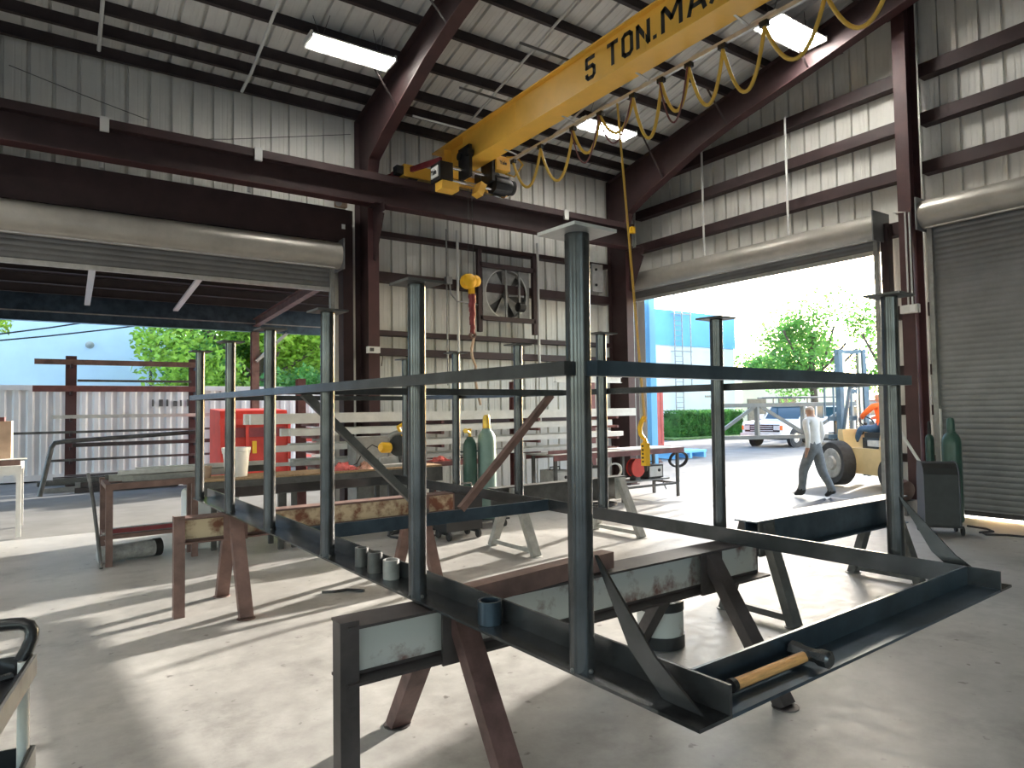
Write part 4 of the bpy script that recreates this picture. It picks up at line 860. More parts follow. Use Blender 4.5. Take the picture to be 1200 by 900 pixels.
bx_ = thing('junction_box', 'cream electrical outlet box on the rigid frame column', 'electrical box', (4.60, 10.8, 2.72)); G().box(4.50, 4.72, 10.77, 10.86, 2.72, 2.83).build('box', 'white_paint', bx_); G().box(4.53, 4.60, 10.762, 10.77, 2.745, 2.805).build('outlet', 'steel_grey', bx_); G().path([(4.70, 10.80, 2.74), (4.78, 10.80, 2.66), (4.76, 10.82, 2.5)], .008, 6).build('cord', 'black', bx_)
single('junction_box', G().box(6.32, 6.44, 11.26, 11.37, 4.16, 4.30), 'steel_light', 'small grey box on the girt left of the fan', 'electrical box', (6.38, 11.3, 4.16))
single('wall_tag', G().box(4.22, 4.28, 11.228, 11.24, 4.92, 5.0), 'label_white', 'small white tag on the header beside the column', 'tag', (4.25, 11.23, 4.92))
wl_ = thing('wall_light', 'small flood light fixed on the corner above the side door header', 'light', (4.15, 11.18, 5.27)); G().box(4.08, 4.28, 11.12, 11.22, 5.275, 5.37).build('body', 'cardboard', wl_); G().lathe((4.12, 11.12, 5.32), [(.05, 0), (.06, .03)], 12, (-.3, -1, 0)).build('lens', 'galv', wl_)
sbx = thing('switch_box', 'grey wall panel with two knobs near the corner of the shop', 'electrical box', (10.25, 11.3, 4.45)); G().box(10.10, 10.42, 11.32, 11.38, 4.35, 4.98).build('box', 'galv', sbx); G().lathe((10.2, 11.31, 4.85), [(.03, 0), (.03, .02)], 12, (0, -1, 0)).build('knob', 'black', sbx); G().lathe((10.2, 11.31, 4.5), [(.03, 0), (.03, .02)], 12, (0, -1, 0)).build('knob', 'black', sbx)
single('yellow_beacon', G().box(10.55, 10.66, 10.50, 10.58, 5.56, 5.70), 'yellow_bright', 'small yellow box fixed to the dark corner frame', 'box', (10.6, 10.55, 5.56))
conduit('thin wire sagging across the cream wall above the runway', [(-.47, 11.5, 6.62), (.4, 11.5, 6.42), (1.25, 11.5, 6.25)], .006, 'steel_grey')
conduit('thin wire along the wall from the runway to the rafter', [(.65, 11.42, 5.80), (2.4, 11.5, 6.20), (4.5, 11.5, 6.75)], .006, 'steel_grey')

# ------------------------------------------------------------------ things by the closed door
bottle('tall dark green gas cylinder beside the closed roll-up door', 10.75, 4.40, 0, .125, 1.30, 'green_tank', 'green_tank')
bottle('slim dark canister strapped beside the end wall column', 11.05, 4.82, .62, .06, .62, 'green_tank', 'black')
cst = thing('canister_stand', 'dark steel stand carrying the slim canister', 'stand', (11.05, 4.82, 0)); G().box(10.97, 11.13, 4.74, 4.90, .59, .618).build('shelf', 'steel', cst); G().box(11.0, 11.10, 4.77, 4.87, 0, .59).build('post', 'steel', cst)
wc = thing('welding_cart', 'black cart with curved sheet metal cover by the closed door', 'cart', (9.75, 4.08, 0))
arcp = [(0, .10), (0, .78), (.03, .86), (.09, .92), (.17, .94)]
cpt = lambda s, o, z: V(9.50, 4.02, 0)+V(.80, .60, 0)*o+V(.60, -.80, 0)*s*1.0+Z*z
g = G()
for (o0, z0), (o1, z1) in zip(arcp[:-1], arcp[1:]): g.hexa([cpt(-.19, o0, z0), cpt(.19, o0, z0), cpt(.19, o0+.01, z0), cpt(-.19, o0+.01, z0), cpt(-.19, o1, z1), cpt(.19, o1, z1), cpt(.19, o1+.01, z1), cpt(-.19, o1+.01, z1)])
g.build('curved_cover', 'black', wc)
for s in (-.20, .20):
    G().prism([cpt(s, o, z) for o, z in arcp] + [cpt(s, .34, .94), cpt(s, .38, .78), cpt(s, .40, .10)], V(.60, -.80, 0)*.01).build('side_cheek', 'black', wc)
G().hexa([cpt(s, o, z) for z in (.10, .13) for s, o in ((-.2, 0), (.2, 0), (.2, .40), (-.2, .40))]).build('deck', 'black', wc)
for s in (-.22, .21):
    for o in (.05, .34): G().lathe(cpt(s, o, .06), [(.02, 0), (.06, .004), (.06, .03), (.02, .034)], 14, V(.60, -.80, 0)).build('caster', 'rubber', wc)
single('white_pole', G().tube((10.62, 5.12, 1.42), (10.52, 4.25, .02), .022, 10), 'white_paint', 'white pole leaning across in front of the end wall column', 'pole', (10.5, 4.3, 0))
single('white_stick', G().bar((11.20, 4.72, .0), (11.26, 4.74, 1.62), .05, .02), 'white_paint', 'white painted stick standing against the door guide', 'stick', (11.2, 4.72, 0))
mt = thing('motor_unit', 'round brown motor housing on the floor by the column', 'motor', (10.92, 5.18, 0)); G().lathe((10.86, 5.06, .36), [(.05, 0), (.15, .03), (.17, .12), (.15, .22), (.05, .25)], 20, (.3, .9, .1)).build('housing', 'brown_steel', mt); G().box(10.74, 11.08, 5.04, 5.34, 0, .22).build('base', 'steel_grey', mt)
single('floor_cable', G().path([(10.4, 4.1, .015), (10.35, 3.85, .015), (10.2, 3.72, .015), (10.0, 3.80, .015), (9.9, 3.70, .015), (10.05, 3.50, .015), (10.1, 3.3, .015), (9.95, 3.1, .015), (10.0, 2.7, .015)], .014, 8), 'rubber', 'black cable snaking on the floor in front of the closed door', 'cable', (10.1, 3.6, 0))
single('black_tarp', G().add([(11.0+.9*math.cos(a)*r, 6.45+.35*math.sin(a)*r, .002+.10*(1-r)*(1+.3*math.sin(5*a))) for r in (1, .75, .45, .15) for a in [2*pi*i/16 for i in range(16)]], [(k*16+i, k*16+(i+1) % 16, (k+1)*16+(i+1) % 16, (k+1)*16+i) for k in range(3) for i in range(16)] + [tuple(range(48, 64)), tuple(range(15, -1, -1))]), 'black', 'low heap of black sheeting on the floor inside the raised doorway', 'tarp', (11.0, 6.45, 0))
single('floor_clip', G().path([(2.16, 6.32, .012), (2.25, 6.24, .02), (2.38, 6.26, .012), (2.5, 6.12, .012)], .014, 7), 'steel', 'small bent steel rod on the floor under the frame', 'rod', (2.3, 6.2, 0))

# ------------------------------------------------------------------ yard behind the side door
wcn = thing('shipping_container', 'long weathered white shipping container across the yard', 'container', (2.0, 23.2, 0))
CX0, CX1, CY0, CY1 = -4.6, 7.6, 22.0, 24.44
pts = []; x_ = CX0
while x_ < CX1-.02:
    pts += [(x_, 0), (x_+.10, 0), (x_+.15, .04), (x_+.25, .04)]; x_ += .30
pts = [p for p in pts if p[0] <= CX1]; n_ = len(pts)
g = G(); g.add([(x_, CY0+o, .16) for x_, o in pts]+[(x_, CY0+o, 2.46) for x_, o in pts], [(i, i+1, n_+i+1, n_+i) for i in range(n_-1)]); g.build('side_wall', 'container_white', wcn, smooth=False)
g = G(); g.box(CX0, CX1, CY0+.05, CY1, .16, 2.44); g.build('inner_shell', 'container_white', wcn)
for z0, z1 in ((0.02, .18), (2.44, 2.56)): G().box(CX0, CX1, CY0-.02, CY0+.10, z0, z1).build('side_rail', 'container_white', wcn)
for x_ in (CX0, CX1-.12): G().box(x_, x_+.12, CY0-.025, CY0+.12, .02, 2.56).build('corner_post', 'container_white', wcn)
G().box(CX0, CX1, CY0, CY1, 2.52, 2.58).build('roof', 'container_white', wcn)
for k, (w_, h_) in enumerate(((.05, .20), (.10, .20), (.06, .20), (.11, .16), (.05, .18), (.07, .20), (.06, .18), (.05, .14))):
    x_ = 2.52+.185*k; G().box(x_, x_+w_, CY0-.012, CY0-.006, 1.98, 1.98+h_).build('faded_mark', 'steel_grey', wcn)
# cantilever rack in front of the container
ck = thing('yard_rack', 'maroon post rack holding long steel bars in the yard', 'rack', (1.9, 20.7, 0))
for x_, h in ((.52, 3.28), (3.42, 3.28)):
    G().sec((x_, 20.7, 0), (x_, 20.7, h), Ibeam(.22, .24, .014, .01), X, Y).build('rack_post', 'primer_lit', ck)
    G().box(x_-.12, x_+.12, 19.9, 20.8, 0, .12).build('rack_foot', 'primer', ck)
    for z_ in (.55, .9, 1.25, 1.62, 2.3, 2.98): G().bar((x_, 20.6, z_), (x_, 20.0, z_+.02), .06, .07).build('rack_arm', 'primer', ck)
for k, (z_, x0, x1, w, h, m, lab) in enumerate(((3.04, -.25, 3.55, .12, .13, 'brown_steel', 'pale brown timber bar on the topmost arms of the yard rack'), (2.36, -.28, 3.5, .14, .15, 'maroon', 'dark maroon channel on the second arms of the yard rack'), (1.68, .1, 4.8, .16, .09, 'galv', 'punched galvanised strut on the middle arms of the yard rack'), (1.31, -1.5, 3.9, .06, .06, 'steel_grey', 'thin grey tube on the third arms of the yard rack'), (.96, .55, 3.9, .10, .10, 'horse_dark', 'black tube on the lower arms of the yard rack'), (.61, .1, 4.6, .06, .06, 'steel_grey', 'thin grey tube on the lowest arms of the yard rack'))):
    single('stock_bar', G().bar((x0, 20.25, z_+h/2-.01), (x1, 20.25, z_+h/2-.01), w, h), m, lab, 'steel bar', ((x0+x1)/2, 20.25, z_-.01))
single('stock_bar', G().bar((.65, 20.48, 2.64), (3.32, 20.48, 2.64), .05, .06), 'steel_grey', 'thin dark bar bolted between the rack posts below the top timber', 'steel bar', (2, 20.48, 2.61))
for k in range(9):
    y_ = 18.3+.45*(k % 3)+.06*(k//3); x0 = rnd.uniform(-.3, .8); ln = rnd.uniform(2.0, 2.6); a = rnd.uniform(-.02, .02); zz = .037+.115*(k//3)
    single('scrap_bar', G().bar((x0, y_, zz), (x0+ln, y_+a*ln, zz+.01), .12, .11), rnd.choice(('steel', 'steel_grey', 'steel_light', 'horse_dark')), 'dark steel offcut in the heap below the yard rack', 'steel bar', (x0+ln/2, y_, zz-.055), 'offcuts heaped in the yard')
single('leaning_tube', G().path([(-.10, 17.6, .02), (.10, 17.65, 1.05), (.16, 17.66, 1.15), (.35, 17.66, 1.18), (3.2, 18.15, 1.30)], .05, 10), 'steel_grey', 'bent dark tube frame standing in front of the yard rack', 'tube', (1.0, 17.6, 0))
# red waste bin
rbn = thing('red_container', 'large bright red steel bin with sloped front in the yard', 'bin', (4.55, 17.6, 0))
RX0, RX1, RY0, RY1 = 3.45, 5.05, 16.9, 18.6
G().prism([(RX0, RY0+.35, .15), (RX0-.0, RY0+.35, 1.50), (RX0, RY0+.5, 1.80), (RX0, RY1, 1.86), (RX0, RY1, .15)], (RX1-RX0, 0, 0)).build('body', 'red', rbn)
for x_ in (RX0-.03, RX0+.55, RX1-.04): G().box(x_, x_+.07, RY0+.27, RY0+.36, .10, 1.52).build('stiffener', 'red', rbn)
G().box(RX0-.05, RX1+.05, RY0+.25, RY0+.36, 1.46, 1.60).build('top_rim', 'red', rbn); G().box(RX0+.12, RX1-.1, RY0+.30, RY0+.345, 1.15, 1.38).build('recess_panel', 'red_dark', rbn)
for x_ in (RX0+.7, RX0+1.05): G().box(x_, x_+.10, RY0+.255, RY0+.29, .75, 1.05).build('lock_tab', 'yellow_bright', rbn)
for x_ in (RX0+.1, RX1-.2): G().box(x_, x_+.1, RY0+.4, RY1, 0, .15).build('skid', 'steel', rbn)
# machinery behind the bench, seen through the side door
for k, (x_, y_, h, lab) in enumerate(((5.75, 17.0, 1.25, 'grey drilling machine in the yard beside the red bin'), (6.9, 17.4, 1.1, 'grey machine frame in the yard behind the stock rack'))):
    m_ = thing('yard_machine', lab, 'machine', (x_, y_, 0)); G().box(x_-.4, x_+.4, y_-.3, y_+.3, 0, .45).build('base', 'steel_grey', m_); G().box(x_-.12, x_+.12, y_-.1, y_+.2, .45, h).build('column', 'steel_light', m_); G().box(x_-.3, x_+.35, y_-.35, y_+.25, h-.25, h+.1).build('head', 'steel_grey', m_); G().lathe((x_+.05, y_-.2, h-.5), [(.03, 0), (.05, .05), (.05, .3)], 12).build('spindle', 'chrome', m_); G().box(x_-.35, x_+.35, y_-.45, y_+.1, .62, .68).build('table', 'galv', m_)
# canopy outside the side door
cn = thing('canopy', 'dark canopy of purlins and sheet roofing outside the side door', 'canopy', (3, 19.8, 0))
zc_ = lambda y: 4.60-.012*(y-20)
G().hexa([(-9, 11.75, zc_(11.75)+.22), (9, 11.75, zc_(11.75)+.22), (9, 20.3, zc_(20.3)+.22), (-9, 20.3, zc_(20.3)+.22), (-9, 11.75, zc_(11.75)+.26), (9, 11.75, zc_(11.75)+.26), (9, 20.3, zc_(20.3)+.26), (-9, 20.3, zc_(20.3)+.26)]).build('roof_sheet', 'purlin', cn)
for y_ in (12.2, 13.6, 15.0, 16.4, 17.8, 19.1):
    G().sec((-9, y_, zc_(y_)+.11), (9, y_, zc_(y_)+.11), Cchan(.22, .08, .012), -Y, Z).build('purlin', 'purlin', cn)
    G().bar((-9, y_-.05, zc_(y_)+.215), (9, y_-.05, zc_(y_)+.215), .02, .012).build('light_edge', 'steel_light', cn)
G().sec((-9, 19.9, 4.44), (9, 19.9, 4.44), Ibeam(.78, .2, .016, .01), Y, Z).build('edge_beam', 'steel_blue', cn)
G().bar((-9, 19.78, 4.28), (9, 19.78, 4.28), .02, .03).build('beam_lip', 'steel_light', cn)
for x_ in (-5.2, 4.88):
    G().sec((x_, 19.9, 0), (x_, 19.9, 4.06), Ibeam(.20, .20, .014, .01), X, Y).build('post', 'brown_steel', cn)
    G().sec((x_, 19.8, 4.30), (x_, 11.8, 4.62), Ibeam(.22, .16, .014, .01), X, Z).build('rafter', 'brown_steel', cn)
    G().bar((x_, 19.75, 3.2), (x_+.9, 19.9, 4.06), .08, .08).build('knee_brace', 'steel_light', cn)
for x_ in (.80, 2.75): G().bar((x_-.08, 15.4, zc_(15.4)-.03), (x_, 19.3, zc_(19.3)-.16), .12, .05).build('cross_strut', 'conduit', cn)
# blue building and trees behind the container
bb = thing('blue_building', 'plain pale blue block building behind the white container', 'building', (-10, 38, 0))
G().box(-32, 5.1, 36, 50, 0, 9.5).build('wall', 'blue_wall', bb); G().box(4.0, 4.12, 35.93, 36, 0, 9.5).build('downpipe', 'steel_grey', bb); G().lathe((1.6, 35.95, 5.0), [(.10, 0), (.18, .05), (.05, .12)], 12, (0, -1, -.5)).build('wall_lamp', 'galv', bb); G().box(-32.1, 5.2, 35.9, 50.1, 9.5, 9.7).build('coping', 'white_wall', bb)
for nm_, za, zb_ in (('upper', 5.0, .26), ('lower', 4.70, .209)):
    single('power_line', G().path([(x_, 30, za+zb_*x_+.006*(x_-3)**2-.05) for x_ in [-16+2*q for q in range(16)]], .03, 6), 'black', nm_+' dark power line strung in front of the blue building', 'power line', (0, 30, 4.4))
def foliage_mesh(g, c, r, n, size, seed, shell=.35):
    R = random.Random(seed); c = V(c)
    blobs = [(V(R.gauss(0, .42)*r[0], R.gauss(0, .42)*r[1], R.gauss(0, .38)*r[2]), R.uniform(.28, .5)) for _ in range(16)]
    for _ in range(n):
        o, br = R.choice(blobs); d = Vector((R.gauss(0, 1), R.gauss(0, 1), R.gauss(0, 1))).normalized()*(R.random()**shell)
        p = c + o + Vector((d.x*r[0]*br, d.y*r[1]*br, d.z*r[2]*br))
        a = Vector((R.gauss(0, 1), R.gauss(0, 1), R.gauss(0, .6))).normalized(); b = a.cross(Vector((R.gauss(0, 1), R.gauss(0, 1), R.gauss(0, 1)))).normalized(); s = size*R.uniform(.6, 1.4)
        g.add([p-a*s-b*s*.1, p+b*s*.5, p+a*s, p-b*s*.5], [(0, 1, 2, 3)])
def tree(label, base, h, crown, n, size, seed, lm, trunk=.22, group=None):
    t = thing('tree', label, 'tree', base, group); R = random.Random(seed+99); b = V(base); cz = h-crown[2]*.9
    G().path([b, b+V(.1, .05, cz*.4), b+V(-.05, .1, cz*.8), b+V(0, 0, cz+crown[2]*.4)], trunk, 10).build('trunk', 'bark', t)
    for k in range(6):
        a = k*1.05+R.uniform(-.3, .3); s = b+V(0, 0, cz*R.uniform(.45, .8)); e = b+V(crown[0]*.65*math.cos(a), crown[1]*.65*math.sin(a), cz+crown[2]*R.uniform(-.1, .6))
        G().path([s, (s+e)/2+V(0, 0, -.1), e], trunk*.35, 7).build('branch', 'bark', t)
    g = G(); foliage_mesh(g, b+Z*cz+Z*crown[2]*.1, crown, n, size, seed); f_ = g.build('foliage', lm, t, smooth=False); f_['kind'] = 'stuff'
    return t
tree('broad bright green tree behind the container beside the blue building', (7.6, 30, 0), 8.2, (4.0, 3.0, 3.9), 15000, .13, 3, 'leaf_bright')
tree('dense green tree rising between the blue building and the canopy post', (6.0, 33, 0), 8.5, (2.6, 3, 4.4), 13000, .13, 4, 'leaf')
tree('yellow-green tree standing right of the canopy post', (10.8, 32, 0), 7.4, (3.2, 3.0, 3.4), 12000, .13, 5, 'leaf_bright')
tree('bushy dark green tree low behind the container end', (9.3, 26.5, 0), 3.6, (2.0, 1.5, 1.9), 6000, .10, 6, 'leaf_dark', .1)
tree('pale green tree far beyond the trailer rails', (12.5, 46, 0), 7.0, (4, 3, 3.4), 6000, .18, 8, 'leaf', .2)
tree('yellow-green tree showing at the left end of the blue building', (-2.6, 31, 0), 7.6, (1.4, 1.6, 2.6), 5000, .12, 9, 'leaf_bright', .12)
tl = thing('pipe_rack', 'rack of bright white slanted pipes standing beyond the container', 'rack', (12.4, 27, 0))
for k in range(6):
    G().tube((11.5+.42*k, 27, 2.2), (11.75+.42*k, 27.1, 3.9), .05, 8).build('slanted_pipe', 'white_paint', tl)
for z_ in (2.25, 3.0): G().tube((11.2, 27, z_), (14.2, 27.05, z_), .05, 8).build('cross_pipe', 'white_paint', tl)
for x_ in (11.4, 14.0): G().tube((x_, 27, 0), (x_, 27, 2.4), .06, 8).build('upright', 'steel_light', tl)
bt = thing('blue_tank', 'small blue drum standing beyond the red bin', 'drum', (9.0, 24.6, 0)); G().lathe((8.2, 22.6, 0), [(.45, 0), (.48, .05), (.48, 1.75), (.42, 1.8), (.1, 1.82)], 20).build('body', 'blue_trim', bt); G().ring((8.2, 22.6, .9), .50, .47, .06, 20).build('band', 'blue_trim', bt)
bt.location = (0, 0, 0)
for ch in bt.children: ch.location = (9.0, 24.6, 0)
bt.location = (8.2, 22.6, 0)
for ch in bt.children:
    ch.location = (0, 0, 0)
    for v_ in ch.data.vertices: v_.co += Vector((9.0-8.2, 24.6-22.6, 0))

# ------------------------------------------------------------------ yard beyond the raised doorway
wb_ = thing('white_building', 'two tone pale building with blue parapet across the yard', 'building', (30, 30, 0))
G().box(16, 35.9, 27, 40, 0, 7.3).build('wall', 'white_wall', wb_); G().box(15.9, 36.0, 26.94, 40.1, 5.35, 7.42).build('parapet_band', 'blue_trim', wb_)
G().box(26.0, 27.2, 26.93, 27, 3.2, 4.6).build('blue_panel', 'blue_trim', wb_); G().box(33.0, 33.8, 26.95, 27.0, 2.3, 2.42).build('sign_bar', 'steel_light', wb_)
ld = thing('roof_ladder', 'caged steel roof ladder fixed to the pale building', 'ladder', (30.4, 26.85, 0))
for x_ in (30.1, 30.75, 31.5): G().tube((x_, 26.7, .6 if x_ < 31 else 2.8), (x_, 26.7, 8.6 if x_ < 31 else 8.0), .035, 8).build('rail', 'steel_light', ld)
for k in range(26): G().tube((30.1, 26.7, .8+.3*k), (30.75, 26.7, .8+.3*k), .018, 6).build('rung', 'steel_light', ld)
for z_ in (2.9, 5.0, 7.2): G().bar((30.1, 26.62, z_), (31.5, 26.62, z_), .05, .06).build('cage_hoop', 'steel_light', ld); G().bar((30.1, 26.7, z_), (30.1, 27, z_), .04, .04).build('bracket', 'steel_light', ld)
cw_ = thing('cream_building', 'low cream building with dark doorway behind the tree', 'building', (42, 30, 0)); G().box(38, 52, 28, 40, 0, 3.4).build('wall', 'cream_wall', cw_); G().box(37.8, 52.2, 27.9, 40.2, 3.4, 3.6).build('coping', 'white_wall', cw_); G().box(38.5, 40.5, 27.94, 28, 0, 2.2).build('doorway', 'steel_grey', cw_); G().box(42, 44, 27.94, 28, .9, 2.3).build('window', 'glass_dark', cw_)
hd_ = thing('hedge', 'clipped green hedge along the foot of the pale building', 'hedge', (31.5, 25.9, 0))
g = G(); R_h = random.Random(5)
for k in range(9000):
    a_ = R_h.uniform(28.6, 34.4); b_ = R_h.uniform(25.2, 26.5); c_ = R_h.uniform(.0, 1.55)
    if not (b_ < 25.35 or b_ > 26.35 or c_ > 1.4 or a_ < 28.8 or a_ > 34.2): b_ = 25.2+R_h.random()*.15
    a2 = Vector((R_h.gauss(0, 1), R_h.gauss(0, 1), R_h.gauss(0, 1))).normalized(); b2 = a2.cross(Vector((R_h.gauss(0, 1), R_h.gauss(0, 1), R_h.gauss(0, 1)))).normalized(); p = V(a_, b_, c_); s = .07
    g.add([p-a2*s, p+b2*s*.6, p+a2*s, p-b2*s*.6], [(0, 1, 2, 3)])
f_ = g.build('foliage', 'leaf_dark', hd_, smooth=False); f_['kind'] = 'stuff'
G().box(28.7, 34.3, 25.3, 26.4, 0, 1.38).build('inner_mass', 'leaf_dark', hd_)
g = G(); g.box(27.0, 36.5, 24.2, 26.9, -.02, .06); gl = g.build('lawn_strip', 'grass'); tag(gl, 'strip of green lawn in front of the hedge', 'grass', kind='stuff')
tree('leafy tree with open crown behind the parked white pickup', (36.5, 22.0, 0), 7.4, (3.6, 3.6, 3.0), 6500, .12, 21, 'leaf', .2)
tree('small dense tree right behind the forklift mast', (47, 22.6, 0), 8.0, (2.9, 2.9, 3.6), 6000, .14, 22, 'leaf', .25)
tree('spreading far tree beyond the cream building', (60, 39, 0), 8.0, (5, 4, 3.4), 6000, .2, 24, 'leaf', .25)
rc = thing('red_shipping_container', 'red shipping container standing upright end on beside the doorway', 'container', (20.9, 20.6, 0))
pts = []; x_ = 0
while x_ < 2.4: pts += [(x_, 0), (x_+.1, 0), (x_+.14, .04), (x_+.24, .04)]; x_ += .28
n_ = len(pts); g = G(); g.add([(19.2+x_, 20.0-o, .15) for x_, o in pts]+[(19.2+x_, 20.0-o, 2.5) for x_, o in pts], [(i, i+1, n_+i+1, n_+i) for i in range(n_-1)]); g.build('end_wall', 'container_red', rc, smooth=False)
G().box(19.15, 21.62, 20.02, 26.0, .05, 2.58).build('shell', 'container_red', rc); G().box(19.13, 21.64, 19.93, 20.05, .02, .18).build('sill', 'container_red', rc); G().box(19.13, 21.64, 19.93, 20.05, 2.48, 2.60).build('lintel', 'container_red', rc)
for x_ in (20.92, 21.12): text_mesh('stencil_digit', '1', .36, (x_, 19.925, 1.80), X, Z, 'label_white', rc, ext=.003, off=.012)
sk = thing('scrap_stack', 'maroon steel frames leaning together outside the doorway', 'steel stack', (15.6, 14.1, 0))
for k in range(6):
    G().bar((14.6+.16*k, 14.4, .02), (14.3+.12*k, 14.75, 1.25-.05*k), .06, .05).build('leaning_bar', 'maroon', sk)
G().bar((14.3, 14.6, .6), (15.8, 14.3, .5), .06, .06).build('cross_bar', 'maroon', sk)
G().prism([(14.35, 14.80, 0), (15.75, 14.55, 0), (14.55, 14.95, 1.35)], (.03, .08, 0)).build('plate', 'brown_steel', sk)
bl = thing('blue_pallet', 'low blue painted steel skid lying in the yard', 'skid', (17.7, 15.6, 0)); 
for k in range(4): G().box(17.0, 18.6, 15.2+.3*k, 15.38+.3*k, .18, .26).build('board', 'blue_trim', bl)
for x_ in (17.05, 17.75, 18.45): G().box(x_, x_+.1, 15.2, 16.3, 0, .18).build('runner', 'blue_trim', bl)
# parked vehicles
def pickup(name, label, x0, yc, sc=1.0, van=False):
    t = thing(name, label, 'pickup truck' if not van else 'van', (x0+2.7*sc, yc, 0)); w = 1.0*sc
    def Q(x, y, z): return V(x0+x*sc, yc+y*w, z*sc)
    def slab(pr, half, name, m):    # side profile extruded over the width, pulled in slightly
        G().prism([Q(x, -half, z) for x, z in pr], V(0, 2*half*w, 0)).build(name, m, t)
    if not van:
        slab([(.0, .48), (.0, .92), (.06, 1.02), (1.35, 1.10), (1.35, .48)], .95, 'hood', 'truck_white')
        slab([(1.35, .45), (1.35, 1.12), (3.2, 1.12), (3.2, .45)], .97, 'cab_body', 'truck_white')
        slab([(1.35, 1.11), (1.95, 1.72), (2.1, 1.76), (3.05, 1.76), (3.2, 1.70), (3.2, 1.11)], .82, 'greenhouse', 'glass_dark')
        slab([(1.86, 1.70), (2.1, 1.80), (3.05, 1.80), (3.22, 1.70)], .84, 'cab_roof', 'truck_white')
        for y_ in (-.83, .81): 
            for xa, xb, za, zb2 in ((1.36, 1.96, 1.11, 1.74), (2.55, 2.57, 1.11, 1.74), (3.17, 3.19, 1.11, 1.72)): G().bar(Q(xa, y_+.01, za), Q(xb, y_+.01, zb2), .05, .07).build('pillar', 'truck_white', t)
        slab([(3.25, .52), (3.25, 1.14), (5.4, 1.14), (5.4, .52)], .97, 'cargo_bed', 'truck_white')
    else:
        slab([(.0, .40), (.0, .80), (.25, .98), (1.0, 1.08), (1.0, .40)], .93, 'hood', 'truck_white'); slab([(1.0, .40), (1.0, 1.1), (4.7, 1.1), (4.7, .40)], .95, 'body', 'truck_white')
        slab([(1.0, 1.09), (1.6, 1.62), (4.4, 1.66), (4.68, 1.09)], .84, 'greenhouse', 'glass_dark'); slab([(1.5, 1.60), (1.7, 1.70), (4.3, 1.72), (4.5, 1.60)], .86, 'roof', 'truck_white')
    for x_ in ((.85, 4.35) if not van else (.85, 3.8)):
        for y_ in (-.98, .98): 
            s = -1 if y_ < 0 else 1; c = Q(x_, y_-s*.22, .36)
            wh = G().lathe(c, [(.20*sc, 0), (.36*sc, .01), (.36*sc, .22), (.22*sc, .23)], 20, (0, s, 0)).build('wheel', 'rubber', t); G().lathe(c+V(0, s*.215, 0), [(.21*sc, 0), (.19*sc, .02), (.05*sc, .03)], 16, (0, s, 0)).build('hub_cap', 'chrome', wh)
            G().ring(Q(x_, y_-s*.03, .36)-V(0, 0, 0), .44*sc, .37*sc, .02, 20, (0, s, 0)).build('wheel_arch', 'rubber', t)
    G().box(*[q for q in (Q(-.04, 0, 0).x, Q(.0, 0, 0).x)], yc-.80*w, yc+.80*w, .62*sc, .92*sc).build('grille', 'steel', t)
    for k in range(3): G().box(Q(-.055, 0, 0).x, Q(-.04, 0, 0).x, yc-.52*w, yc+.52*w, (.66+.085*k)*sc, (.685+.085*k)*sc).build('grille_bar', 'galv', t)
    for y_ in (-.70, .70): G().box(Q(-.06, 0, 0).x, Q(-.03, 0, 0).x, yc+(y_-.14)*w, yc+(y_+.14)*w, .70*sc, .88*sc).build('headlight', 'galv', t); G().box(Q(-.055, 0, 0).x, Q(.02, 0, 0).x, yc+(y_*1.27-.05)*w, yc+(y_*1.27+.05)*w, .70*sc, .88*sc).build('turn_light', 'orange', t)
    G().box(Q(-.14, 0, 0).x, Q(0, 0, 0).x, yc-.96*w, yc+.96*w, .40*sc, .58*sc).build('bumper', 'galv', t)
    G().box(Q(.2, 0, 0).x, Q(4.6, 0, 0).x, yc-.8*w, yc+.8*w, .30*sc, .5*sc).build('chassis', 'rubber', t)
    if not van:
        g = G()
        for y_ in (-.8, .8):
            for x_ in (2.0, 4.9): g = G(); g.tube(Q(x_, y_, 1.1 if x_ > 3 else 1.75), Q(x_, y_, 2.02), .025, 8); g.build('rack_upright', 'steel_grey', t)
            g = G(); g.tube(Q(.9, y_, 2.02), Q(5.2, y_, 2.02), .03, 8); g.build('rack_rail', 'steel_grey', t)
        for x_ in (1.2, 2.6, 4.0): G().tube(Q(x_, -.8, 2.03), Q(x_, .8, 2.03), .025, 8).build('rack_crossbar', 'steel_grey', t)
    for y_ in (-1.08, 1.08): G().box(Q(1.5, 0, 0).x, Q(1.62, 0, 0).x, yc+(y_-.09)*w, yc+(y_+.09)*w, 1.12*sc, 1.32*sc).build('mirror', 'truck_white', t)
    return t
pickup('pickup_truck', 'white pickup truck with dark grille and ladder rack parked in the yard', 24.6, 17.2, 1.02)
pickup('parked_van', 'white van with blue-dark windows parked behind the pickup truck', 33.5, 20.2, 1.0, True)
# low brown boundary wall in the back of the yard
g = G(); g.box(44, 75, 33.5, 34, 0, 2.2); tag(g.build('yard_wall', 'maroon'), 'low brown boundary wall at the back of the yard', 'wall')

